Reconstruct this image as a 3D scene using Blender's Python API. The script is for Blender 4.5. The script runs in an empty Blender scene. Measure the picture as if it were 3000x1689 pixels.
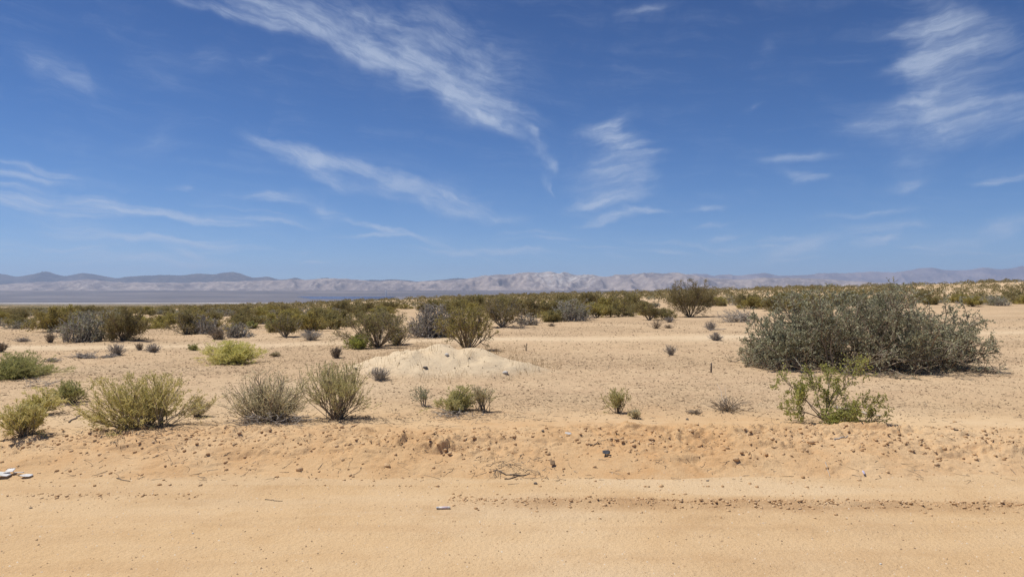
import bpy, math, random
import numpy as np
from mathutils import Vector

# ------------------------------------------------------------------ camera, world, sun, exposure
S = bpy.context.scene
COL = S.collection
F = 2065.0                 # focal length in photo pixels (photo is 3000 x 1689)
HORIZON = 868.0
CAM_Z = 1.6
PITCH = math.atan((HORIZON - 844.5) / F)
cam_d = bpy.data.cameras.new('camera')
cam_d.sensor_width = 36.0
cam_d.lens = F / 3000.0 * 36.0
cam_d.clip_start = 0.05
cam_d.clip_end = 200000.0
cam = bpy.data.objects.new('camera', cam_d)
cam.location = (0, 0, CAM_Z)
cam.rotation_euler = (math.pi / 2 + PITCH, 0, 0)
COL.objects.link(cam)
S.camera = cam

SUN_EL = math.radians(67)
SUN_DIR = Vector((-0.97 * math.cos(SUN_EL), 0.24 * math.cos(SUN_EL), math.sin(SUN_EL))).normalized()
sun_d = bpy.data.lights.new('sun', 'SUN')
sun_d.energy = 4.6
sun_d.angle = math.radians(0.53)
sun_d.color = (1.0, 0.955, 0.89)
sun = bpy.data.objects.new('sun', sun_d)
sun.rotation_euler = SUN_DIR.to_track_quat('Z', 'Y').to_euler()
sun.location = (0, 0, 50)
COL.objects.link(sun)

S.view_settings.view_transform = 'Standard'
S.view_settings.look = 'None'
S.view_settings.exposure = 0.0
S.view_settings.gamma = 1.0
S.view_settings.use_curve_mapping = False
S.cycles.use_denoising = True
S.cycles.denoising_input_passes = 'RGB_ALBEDO_NORMAL'
S.cycles.denoising_prefilter = 'NONE'
S.cycles.adaptive_threshold = 0.006
S.cycles.max_bounces = 4
S.cycles.diffuse_bounces = 2
S.cycles.volume_bounces = 1
S.cycles.transparent_max_bounces = 8

W = bpy.data.worlds.new('World')
S.world = W
W.use_nodes = True


class NT:
    """small helper for building node trees"""
    def __init__(self, tree):
        self.t = tree
        tree.nodes.clear()

    def n(self, kind, **kw):
        nd = self.t.nodes.new(kind)
        ins = kw.pop('ins', {})
        for k, v in kw.items():
            setattr(nd, k, v)
        for k, v in ins.items():
            self.put(nd.inputs[k], v)
        return nd

    def put(self, sock, v):
        if hasattr(v, 'bl_idname') or isinstance(v, bpy.types.NodeSocket):
            self.t.links.new(v, sock)
        else:
            sock.default_value = v

    def math(self, op, a, b=None, c=None, clamp=False):
        nd = self.n('ShaderNodeMath', operation=op, use_clamp=clamp)
        for i, v in enumerate((a, b, c)):
            if v is not None:
                self.put(nd.inputs[i], v)
        return nd.outputs[0]

    def vmath(self, op, a, b=None, scale=None):
        nd = self.n('ShaderNodeVectorMath', operation=op)
        self.put(nd.inputs[0], a)
        if b is not None:
            self.put(nd.inputs[1], b)
        if scale is not None:
            self.put(nd.inputs['Scale'], scale)
        return nd.outputs['Value'] if op in ('LENGTH', 'DOT_PRODUCT') else nd.outputs[0]

    def noise(self, vec, scale, detail=4, rough=0.55, dist=0.0, dim='3D'):
        nd = self.n('ShaderNodeTexNoise', noise_dimensions=dim)
        self.put(nd.inputs['Vector'], vec)
        self.put(nd.inputs['Scale'], scale)
        nd.inputs['Detail'].default_value = detail
        nd.inputs['Roughness'].default_value = rough
        nd.inputs['Distortion'].default_value = dist
        return nd.outputs[0]

    def ramp(self, fac, lo, hi, a=0.0, b=1.0):
        nd = self.n('ShaderNodeMapRange', interpolation_type='SMOOTHSTEP')
        self.put(nd.inputs[0], fac)
        nd.inputs[1].default_value = lo
        nd.inputs[2].default_value = hi
        nd.inputs[3].default_value = a
        nd.inputs[4].default_value = b
        return nd.outputs[0]

    def mix(self, fac, a, b, blend='MIX'):
        nd = self.n('ShaderNodeMix', data_type='RGBA', blend_type=blend)
        self.put(nd.inputs[0], fac)
        for s, v in ((nd.inputs[6], a), (nd.inputs[7], b)):
            if isinstance(v, tuple) and len(v) == 3:
                v = v + (1.0,)
            self.put(s, v)
        return nd.outputs[2]

    def mapping(self, vec, loc=(0, 0, 0), rot=(0, 0, 0), scale=(1, 1, 1), kind='POINT'):
        nd = self.n('ShaderNodeMapping', vector_type=kind)
        self.put(nd.inputs[0], vec)
        nd.inputs['Location'].default_value = loc
        nd.inputs['Rotation'].default_value = rot
        nd.inputs['Scale'].default_value = scale
        return nd.outputs[0]


SKY_STRENGTH = 0.097


def build_world():
    g = NT(W.node_tree)
    out = g.n('ShaderNodeOutputWorld')
    sky = g.n('ShaderNodeTexSky')
    sky.sky_type = 'NISHITA'
    sky.sun_disc = False
    sky.sun_elevation = SUN_EL
    sky.sun_rotation = math.atan2(SUN_DIR.x, SUN_DIR.y)
    sky.altitude = 900
    sky.air_density = 0.72
    sky.dust_density = 0.12
    sky.ozone_density = 7.0
    # direction of view -> azimuth u (radians, 0 = north/+y, right positive) and elevation v
    tc = g.n('ShaderNodeTexCoord')
    sep = g.n('ShaderNodeSeparateXYZ', ins={0: tc.outputs['Generated']})
    x, y, z = sep.outputs
    u = g.math('ARCTAN2', x, y)
    v = g.math('ARCSINE', z)
    uv = g.n('ShaderNodeCombineXYZ', ins={0: u, 1: v, 2: 0.0}).outputs[0]
    # gentle bending of the cirrus
    wn = g.n('ShaderNodeTexNoise', noise_dimensions='2D')
    g.put(wn.inputs['Vector'], uv)
    wn.inputs['Scale'].default_value = 7.0
    wn.inputs['Detail'].default_value = 4
    wn.inputs['Roughness'].default_value = 0.6
    warp = g.vmath('SUBTRACT', wn.outputs['Color'], (0.5, 0.5, 0.5))
    wuv = g.vmath('ADD', uv, g.vmath('MULTIPLY', warp, (0.10, 0.034, 0.0)))

    def az(px):
        return math.atan((px - 1500) / F)

    def el(px, py):
        return math.atan((HORIZON - py) / math.hypot(F, px - 1500))

    def fibre(ang, sx, sy, seed):
        m = g.mapping(g.vmath('ADD', uv, g.vmath('MULTIPLY', warp, (0.06, 0.035, 0.0))), rot=(0, 0, -math.radians(ang)))
        m = g.mapping(m, loc=(seed, seed * 0.7, seed), scale=(sx, sy, 1))
        return g.noise(m, 1.0, 5, 0.66, 0.25, dim='2D')

    fib = {'a': fibre(-14, 8, 22, 1.3), 'b': fibre(7, 7, 30, 4.1), 'c': fibre(-5, 6, 55, 7.7), 'd': fibre(-58, 12, 20, 9.2)}
    fine = {'a': fibre(-20, 16, 75, 2.3), 'b': fibre(5, 14, 80, 5.1), 'c': fibre(-5, 12, 130, 8.7), 'd': fibre(-50, 26, 60, 3.2)}
    puff = g.ramp(g.noise(wuv, 14.0, 4, 0.65, dim='2D'), 0.30, 0.70)
    # clouds: (x0, y0, x1, y1, half width, strength, fibre) in the sky, given by where they stand above the horizon
    rc = random.Random(8)
    clouds = []

    def plume(path, n, half, length, hw, st, key, tilt=0.0, side=0.0):
        # a plume is a sheaf of thin streaks laid along a path
        for i in range(n):
            t = (i + rc.random()) / n * (len(path) - 1)
            k = min(int(t), len(path) - 2)
            f = t - k
            (ax, ay), (bx, by) = path[k], path[k + 1]
            cx, cy = ax + (bx - ax) * f, ay + (by - ay) * f
            an = (math.atan2(by - ay, bx - ax) if tilt == 0 else math.radians(tilt)) + rc.uniform(-0.10, 0.10)
            pn = math.atan2(by - ay, bx - ax) + math.pi / 2
            o = (rc.random() ** (1.6 if side else 1.0) * 2 - 1 if side >= 0 else 1 - rc.random() ** 1.6 * 2) * half
            cx += math.cos(pn) * -o; cy += math.sin(pn) * -o
            ln = length * rc.uniform(0.5, 1.2) / 2
            clouds.append((cx - math.cos(an) * ln, cy - math.sin(an) * ln, cx + math.cos(an) * ln, cy + math.sin(an) * ln, hw * rc.uniform(0.6, 1.4), st * rc.uniform(0.6, 1.25), key))
    # the long plume from the top down to the right, its torn end, and the feather beside it
    plume([(620, -40), (900, 40), (1150, 130), (1330, 240), (1470, 330)], 15, 62, 360, 20, .36, 'a', side=1)
    clouds += [(680, -30, 1150, 120, 95, .20, 'a'), (1000, 60, 1450, 290, 105, .20, 'a'), (1250, 120, 1620, 330, 110, .12, 'a'), (1150, 10, 1560, 180, 90, .12, 'a')]
    plume([(1450, 330), (1520, 420), (1560, 500), (1600, 570)], 6, 26, 130, 12, .34, 'd')
    plume([(1790, 340), (1810, 420), (1830, 480), (1800, 560), (1780, 640)], 13, 40, 230, 13, .34, 'b', tilt=-9)
    clouds += [(1650, 380, 1900, 430, 60, .14, 'b'), (1640, 560, 1900, 520, 90, .16, 'b'), (1500, 380, 1700, 560, 90, .08, 'b')]
    # the band left of centre
    plume([(760, 450), (960, 500), (1180, 545), (1420, 640)], 12, 40, 260, 14, .34, 'a', tilt=13)
    clouds += [(1150, 520, 1460, 640, 60, .24, 'a'), (760, 450, 1150, 530, 45, .12, 'a')]
    # upper right plume
    plume([(2760, -20), (2720, 120), (2760, 260), (2800, 390)], 15, 90, 300, 17, .32, 'b', tilt=-13)
    clouds += [(2700, 180, 2860, 420, 120, .16, 'b'), (2800, 350, 3150, 300, 55, .34, 'b'), (2760, 160, 3120, 100, 50, .22, 'b'), (2440, 385, 2720, 340, 26, .24, 'b'), (2500, 480, 2800, 430, 70, .10, 'b')]
    # long thin streaks low on the left
    plume([(-150, 575), (300, 605), (760, 635)], 9, 22, 520, 9, .34, 'c')
    plume([(-150, 700), (300, 720), (650, 740)], 9, 40, 420, 7, .34, 'c')
    clouds += [(-120, 455, 275, 522, 8, .55, 'c'), (-120, 488, 195, 532, 7, .48, 'c'), (-120, 520, 160, 555, 10, .3, 'c'), (-200, 600, 520, 660, 80, .14, 'c'), (480, 545, 590, 553, 7, .4, 'c'),
               (650, 565, 870, 590, 14, .44, 'c'), (600, 620, 950, 668, 9, .40, 'c'), (830, 590, 1080, 645, 22, .34, 'c'), (960, 630, 1260, 705, 9, .60, 'a'), (1200, 688, 1520, 775, 10, .46, 'a'),
               (330, 690, 790, 745, 9, .55, 'a'), (430, 715, 700, 800, 14, .34, 'a'), (-200, 785, 700, 795, 24, .2, 'c')]
    # fine low streaks all along the horizon
    plume([(-100, 760), (700, 745), (1500, 735), (2300, 720), (3100, 740)], 20, 48, 330, 6, .34, 'c')
    plume([(900, 690), (1700, 680), (2600, 660)], 8, 40, 260, 7, .28, 'b', tilt=-5)
    # wisps elsewhere
    clouds += [(0, 130, 240, 260, 40, .18, 'a'), (60, 150, 390, 335, 40, .13, 'a'), (400, 200, 580, 270, 30, .10, 'a'), (450, 200, 720, 150, 34, .15, 'b'), (300, 465, 560, 365, 50, .16, 'b'),
               (250, 10, 450, 180, 24, .06, 'a'), (2260, 475, 2480, 452, 14, .34, 'b'), (2300, 505, 2440, 530, 12, .22, 'b'), (2320, 545, 2450, 522, 9, .36, 'b'), (2560, 560, 2730, 532, 14, .32, 'b'), (2820, 532, 3100, 515, 9, .50, 'c'),
               (2220, 742, 2480, 680, 18, .30, 'b'), (2470, 672, 2690, 648, 11, .34, 'b'), (2500, 735, 2620, 680, 11, .30, 'b'), (2700, 722, 3100, 620, 26, .34, 'b'), (2230, 690, 2350, 698, 6, .4, 'c'), (2030, 720, 2180, 752, 5, .34, 'a'),
               (2010, 622, 2165, 610, 8, .36, 'b'), (1990, 678, 2160, 650, 7, .32, 'b'), (1800, 600, 1980, 628, 7, .42, 'a'), (1450, 700, 1760, 690, 8, .34, 'c'), (1480, 730, 1660, 765, 14, .22, 'c'), (1730, 730, 1900, 770, 10, .20, 'c'),
               (2175, 335, 2250, 290, 12, .14, 'b'), (2200, 190, 2280, 80, 36, .08, 'd'), (1770, 42, 1990, 2, 16, .22, 'b'), (1750, 785, 3100, 650, 60, .10, 'b'), (700, 180, 870, 160, 20, .12, 'b')]
    hs = g.n('ShaderNodeHueSaturation', ins={'Saturation': 1.10, 'Color': sky.outputs[0]})
    blue = g.mix(1.0, hs.outputs[0], g.mix(g.ramp(v, 0.0, 0.24), (0.98, 1.0, 1.02), (0.62, 0.86, 1.03)), 'MULTIPLY')
    blue = g.mix(g.ramp(v, 0.10, 0.60), blue, g.mix(1.0, blue, (0.44, 0.58, 0.73), 'MULTIPLY'))
    cloud = (5.7, 6.5, 7.9)
    # thin veil of cirrus over the whole sky
    veil = g.math('MULTIPLY', g.math('MULTIPLY', g.ramp(fib['c'], 0.4, 0.75), puff), 0.06)

    def backdrop(fac):
        n = g.n('ShaderNodeBackground', ins={0: g.mix(fac, blue, cloud)})
        n.inputs[1].default_value = SKY_STRENGTH
        return n.outputs[0]

    def sector(lo, hi):
        # sky of one stretch of the horizon, with the clouds that reach into it
        sums = {k: None for k in fib}
        for (x0, y0, x1, y1, hw, st, fk) in clouds:
            a0, e0, a1, e1 = az(x0), el(x0, y0), az(x1), el(x1, y1)
            L = math.hypot(a1 - a0, e1 - e0) * 0.5 * 1.7
            wd = hw / F * 2.3
            ang = math.atan2(e1 - e0, a1 - a0)
            ca = (a0 + a1) / 2
            reach = abs(L * math.cos(ang)) + abs(wd * math.sin(ang)) + 0.05
            if ca + reach < lo or ca - reach > hi:
                continue
            m = g.mapping(wuv, loc=(ca, (e0 + e1) / 2, 0), rot=(0, 0, ang), scale=(L, wd, 1.0), kind='TEXTURE')
            gr = g.n('ShaderNodeTexGradient', gradient_type='QUADRATIC_SPHERE', ins={0: m}).outputs[1]
            prev = sums[fk]
            sums[fk] = g.math('MULTIPLY_ADD', gr, st ** 0.7 * 2.15, prev if prev is not None else 0.0)
        tot = None
        for k in fib:
            if sums[k] is None:
                continue
            # eroding the soft bodies with fibre noise leaves feathered, torn edges
            d = g.math('MULTIPLY_ADD', g.math('SUBTRACT', fib[k], 0.5), 2.6, sums[k])
            c = g.math('MULTIPLY', g.ramp(d, -0.45, 2.4), g.ramp(sums[k], 0.0, 0.8))
            c = g.math('MULTIPLY', c, g.math('MULTIPLY_ADD', g.ramp(fine[k], 0.32, 0.68), 0.62, 0.42))
            tot = c if tot is None else g.math('ADD', tot, c)
        tot = g.math('ADD', g.math('MULTIPLY', tot, g.math('MULTIPLY_ADD', puff, 0.35, 0.60)), veil)
        return backdrop(g.math('SUBTRACT', 1.0, g.math('EXPONENT', g.math('MULTIPLY', tot, -1.2))))

    def choose(fac, a, b):
        n = g.n('ShaderNodeMixShader', ins={0: fac})
        g.put(n.inputs[1], a)
        g.put(n.inputs[2], b)
        return n.outputs[0]
    cuts = [-0.90, -0.42, -0.14, 0.14, 0.42, 0.90]
    sh = sector(cuts[-2], cuts[-1])
    for i in range(len(cuts) - 3, -1, -1):
        sh = choose(g.math('GREATER_THAN', u, cuts[i + 1]), sector(cuts[i], cuts[i + 1]), sh)
    front = g.math('MULTIPLY', g.math('LESS_THAN', g.math('ABSOLUTE', u), 0.90), g.math('LESS_THAN', v, 0.56))
    g.put(out.inputs[0], choose(front, backdrop(veil), sh))
    W.cycles.sampling_method = 'MANUAL'
    W.cycles.sample_map_resolution = 512


build_world()

# ------------------------------------------------------------------ noise and terrain
def _hash(ix, iy, seed):
    h = (ix.astype(np.int64) * 374761393 + iy.astype(np.int64) * 668265263 + seed * 974634777) & 0xFFFFFFFF
    h = ((h ^ (h >> 13)) * 1274126177) & 0xFFFFFFFF
    return (h ^ (h >> 16)) & 0xFFFF


def perlin(x, y, seed=0):
    x = np.asarray(x, float); y = np.asarray(y, float)
    ix = np.floor(x); iy = np.floor(y)
    fx = x - ix; fy = y - iy
    ux = fx * fx * fx * (fx * (fx * 6 - 15) + 10)
    uy = fy * fy * fy * (fy * (fy * 6 - 15) + 10)

    def gd(ox, oy):
        a = _hash(ix + ox, iy + oy, seed) * (2 * math.pi / 65536.0)
        return np.cos(a) * (fx - ox) + np.sin(a) * (fy - oy)
    a = gd(0, 0) * (1 - ux) + gd(1, 0) * ux
    b = gd(0, 1) * (1 - ux) + gd(1, 1) * ux
    return (a * (1 - uy) + b * uy) * 1.5


def fbm(x, y, octv=4, seed=0, gain=0.5, lac=2.03):
    s = 0.0; a = 1.0
    for i in range(octv):
        s = s + a * perlin(x, y, seed + i * 17)
        x = x * lac + 3.7; y = y * lac - 1.9; a *= gain
    return s


def ridged(x, y, octv=4, seed=0, gain=0.5):
    s = 0.0; a = 1.0; w = 1.0
    for i in range(octv):
        r = 1 - np.abs(perlin(x, y, seed + i * 13))
        r = r * r * w
        s = s + a * r
        w = np.clip(r * 1.4, 0, 1)
        x = x * 2.05 + 1.3; y = y * 2.05 - 2.1; a *= gain
    return s


def sst(t, a, b):
    t = np.clip((t - a) / (b - a), 0, 1)
    return t * t * (3 - 2 * t)


def worley(x, y, seed=0):
    ix = np.floor(x); iy = np.floor(y)
    f1 = np.full(x.shape, 9.0); f2 = np.full(x.shape, 9.0); cid = np.zeros(x.shape)
    for ox in (-1, 0, 1):
        for oy in (-1, 0, 1):
            h = _hash(ix + ox, iy + oy, seed) / 65536.0
            h2 = _hash(ix + ox, iy + oy, seed + 5) / 65536.0
            h3 = _hash(ix + ox, iy + oy, seed + 9) / 65536.0
            d = np.hypot(ix + ox + h - x, iy + oy + h2 - y)
            n = d < f1
            f2 = np.where(n, f1, np.minimum(f2, d))
            cid = np.where(n, h3, cid)
            f1 = np.where(n, d, f1)
    return f1, f2, cid


MOUND = (-1.30, 12.7)


def mound_h(x, y):
    r = np.sqrt(((x - MOUND[0]) / np.where(x > MOUND[0], 2.65, 2.35)) ** 2 + ((y - MOUND[1]) / 1.45) ** 2)
    r = r + 0.07 * fbm(x * 1.1, y * 1.1, 3, 71)
    m = 0.50 * (1 - sst(r, 0.0, 1.0)) ** 1.1
    return m * (1 + 0.16 * fbm(x * 2.6, y * 2.6, 3, 73)) + 0.03 * sst(m, 0.02, 0.1) * fbm(x * 5, y * 5, 3, 75)


def berm_mask(x, y):
    e = 0.13 * fbm(x * 0.55, y * 0.2, 3, 5)
    return sst(y, 6.05 + e, 6.35 + e) * (1 - sst(y, 7.15 + e, 7.75 + e))


def terrain(x, y, fine=True):
    x = np.asarray(x, float); y = np.asarray(y, float)
    e = 0.13 * fbm(x * 0.55, y * 0.2, 3, 5)
    z = -0.05 + 0.27 * sst(y, 5.85 + e, 7.15 + e)                        # road edge up onto the berm
    z = z - 0.07 * sst(y, 7.2 + e, 8.6 + e) + 0.06 * sst(y, 8.6, 11.0)
    t = np.clip((y - 12) / 138, 0, 1)
    xl = np.clip(x, -1.1 * np.minimum(y, 150), 1.1 * np.minimum(y, 150))
    left = sst(-x / np.maximum(y, 1), 0.0, 0.55)
    z = z + t * 1.28 * (1 - 0.75 * left) + np.where(x > 0, 0.0290 * t, 0.0217 * t * (1 + 0.6 * (1 - t))) * xl
    z = z - np.clip(y - 150, 0, 450) * (0.021 - 0.0108 * left)
    z = z * (1 - sst(y, 600, 3000)) - np.clip(y - 600, 0, 4400) * 0.0118 - sst(y, 600, 3000) * 8
    z = np.maximum(z, -62.0 + 0 * z)
    z = z + 0.05 * fbm(x * 0.22, y * 0.22, 3, 21) * sst(y, 8, 14)
    z = z + 0.30 * fbm(x * 0.035, y * 0.05, 3, 23) * sst(y, 25, 60) * (1 - sst(y, 700, 2000))
    z = z + mound_h(x, y)
    fan = sst(y, 9000, 12600)
    z = z + fan * 170.0 * (y > 9000)
    if fine:
        bm = berm_mask(x, y)
        near = 1 - sst(y, 30, 60)
        if np.any(bm > 0):
            wx = x + 0.10 * fbm(x * 3, y * 3, 3, 33); wy = y + 0.08 * fbm(x * 3, y * 3, 3, 35)
            f1, f2, c1 = worley(wx * 5.0, wy * 7.0, 37)
            big = sst(f2 - f1, 0.0, 0.22) * c1 ** 2
            f1, f2, c2 = worley(wx * 15.0, wy * 18.0, 39)
            small = sst(f2 - f1, 0.0, 0.30) * c2 ** 3
            b = 0.052 * big + 0.048 * small + 0.010 * np.abs(perlin(x * 22, y * 25, 43)) - 0.02
            b = b + 0.045 * fbm(x * 1.5, y * 2.2, 4, 31)
            n1 = fbm(x * 1.3, y * 3.4, 4, 57); n2 = fbm(x * 1.9 + 7, y * 4.2, 4, 59)
            b = b + 0.030 * sst(n1, 0.05, 0.12) + 0.026 * sst(n2, 0.10, 0.17) - 0.02
            gap = 0.40 + 0.60 * sst(fbm(x * 0.7, y * 0.9, 2, 47), -0.25, 0.30)
            up = 0.22 + 0.78 * sst(y + 0.22 * fbm(x * 1.1, y, 2, 49), 6.45, 6.75)
            z = z + bm * b * gap * up
        plain = sst(y, 7.3, 8.6)
        z = z + near * plain * (0.018 * fbm(x * 1.3, y * 1.3, 3, 51) + 0.008 * np.abs(fbm(x * 4.5, y * 4.5, 2, 55)))
    return z


def road_z(x, y):
    z = 0.012 * fbm(x * 0.18, y * 1.1, 3, 61) + 0.004 * fbm(x * 1.2, y * 4.0, 2, 63)
    z = z + 0.010 * np.abs(perlin(x * 0.22 + 3, y * 3.2, 62)) 
    for ty, tw_, dp in ((5.02, 0.075, 0.010), (4.70, 0.07, 0.006), (3.75, 0.08, 0.008)):
        yy = y - ty - 0.03 * np.sin(x * 0.35 + ty) - 0.008 * x
        wk = 0.45 + 0.55 * sst(fbm(x * 0.5, 0 * y + ty, 2, 64), -0.2, 0.3)
        z = z + wk * (-dp * np.exp(-(yy / tw_) ** 2) + 0.6 * dp * np.exp(-((np.abs(yy) - 1.8 * tw_) / (0.4 * tw_)) ** 2))
        z = z + wk * 0.003 * np.sin(x * 70 + 8 * np.abs(yy) / tw_) * np.exp(-(yy / tw_) ** 4)
    # scraped windrow of loose soil on the shoulder
    yc = 5.52 - 0.05 * np.clip(x, -5, 9) * 0.9 + 0.05 * fbm(x * 0.6, 0 * y, 2, 65)
    m = np.exp(-((y - yc) / 0.11) ** 2) * sst(x, -0.6, 0.6)
    z = z + m * (0.010 + 0.038 * np.abs(fbm(x * 8, y * 9, 3, 67)))
    yl = 5.72 + 0.02 * x
    ml = np.exp(-((y - yl) / 0.05) ** 2) * (1 - sst(x, -2.9, -2.3))
    z = z + ml * (0.004 + 0.014 * np.abs(fbm(x * 8, y * 9, 3, 69)))
    return z


def ground_z(x, y):
    """top surface: road or terrain, whichever is higher"""
    z = terrain(x, y)
    r = np.where(np.asarray(y) < 6.6, road_z(np.asarray(x, float), np.asarray(y, float)), -9.0)
    return np.maximum(z, r)


def ray(px, py):
    dx = (px - 1500) / F; dz = (844.5 - py) / F
    c, s = math.cos(PITCH), math.sin(PITCH)
    d = np.array([dx, c - dz * s, s + dz * c])
    return d / d[1]


_YS = 3.0 * np.exp(np.linspace(0, math.log(900 / 3.0), 2600))


def place(px, py):
    """the spot on the ground seen at a photo pixel"""
    d = ray(px, py)
    z = CAM_Z + d[2] * _YS
    g = ground_z(d[0] * _YS, _YS)
    k = int(np.argmax(g >= z))
    if k == 0:
        k = int(np.argmax(_YS > 150))
    y = _YS[k]
    return (d[0] * y, y, float(g[k]))


def on_ground(x, y):
    return float(ground_z(np.array([x]), np.array([y]))[0])


# ------------------------------------------------------------------ mesh helpers
def make_mesh(name, verts, faces, mats=(), smooth=False, mat_index=None, attrs=None):
    verts = np.ascontiguousarray(verts, dtype=np.float32).reshape(-1, 3)
    faces = np.asarray(faces, dtype=np.int32)
    me = bpy.data.meshes.new(name)
    me.vertices.add(len(verts))
    me.vertices.foreach_set('co', verts.ravel())
    nf, k = faces.shape
    me.loops.add(nf * k)
    me.loops.foreach_set('vertex_index', faces.ravel())
    me.polygons.add(nf)
    me.polygons.foreach_set('loop_start', np.arange(0, nf * k, k, dtype=np.int32))
    try:
        me.polygons.foreach_set('loop_total', np.full(nf, k, dtype=np.int32))
    except Exception:
        pass
    for m in mats:
        me.materials.append(m)
    if mat_index is not None:
        me.polygons.foreach_set('material_index', np.asarray(mat_index, dtype=np.int32))
    if smooth:
        me.polygons.foreach_set('use_smooth', np.ones(nf, dtype=bool))
    if attrs:
        for an, av in attrs.items():
            at = me.attributes.new(an, 'FLOAT', 'POINT')
            at.data.foreach_set('value', np.ascontiguousarray(av, dtype=np.float32).ravel())
    me.update(calc_edges=True)
    return me


def add_obj(name, me, parent=None, loc=(0, 0, 0), rz=0.0, scale=None):
    o = bpy.data.objects.new(name, me)
    COL.objects.link(o)
    o.location = loc
    o.rotation_euler = (0, 0, rz)
    if scale is not None:
        o.scale = scale
    if parent is not None:
        o.parent = parent
    return o


def tag(o, label=None, cat=None, group=None, kind=None):
    if label: o['label'] = label
    if cat: o['category'] = cat
    if group: o['group'] = group
    if kind: o['kind'] = kind
    return o


def grid_mesh(name, X, Y, Z, mat, attrs=None, smooth=True):
    nr, nc = X.shape
    v = np.stack([X, Y, Z], -1).reshape(-1, 3)
    i = np.arange(nr * nc).reshape(nr, nc)
    f = np.stack([i[:-1, :-1], i[:-1, 1:], i[1:, 1:], i[1:, :-1]], -1).reshape(-1, 4)
    return make_mesh(name, v, f, (mat,), smooth, attrs=attrs)


# ------------------------------------------------------------------ materials
def new_mat(name):
    m = bpy.data.materials.new(name)
    m.use_nodes = True
    return m, NT(m.node_tree)


def finish_mat(g, col, rough=0.95, bump=None, bstr=0.3, bdist=0.02, trans=0.0, spec=0.1):
    out = g.n('ShaderNodeOutputMaterial')
    p = g.n('ShaderNodeBsdfPrincipled')
    g.put(p.inputs['Base Color'], col if not (isinstance(col, tuple) and len(col) == 3) else col + (1,))
    p.inputs['Roughness'].default_value = rough
    p.inputs['Specular IOR Level'].default_value = spec
    if bump is not None:
        b = g.n('ShaderNodeBump')
        b.inputs['Strength'].default_value = bstr
        b.inputs['Distance'].default_value = bdist
        g.put(b.inputs['Height'], bump)
        g.put(p.inputs['Normal'], b.outputs[0])
    sh = p.outputs[0]
    if trans > 0:
        t = g.n('ShaderNodeBsdfTranslucent')
        g.put(t.inputs[0], col)
        mx = g.n('ShaderNodeMixShader')
        mx.inputs[0].default_value = trans
        g.put(mx.inputs[1], sh)
        g.put(mx.inputs[2], t.outputs[0])
        sh = mx.outputs[0]
    g.put(out.inputs[0], sh)


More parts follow.
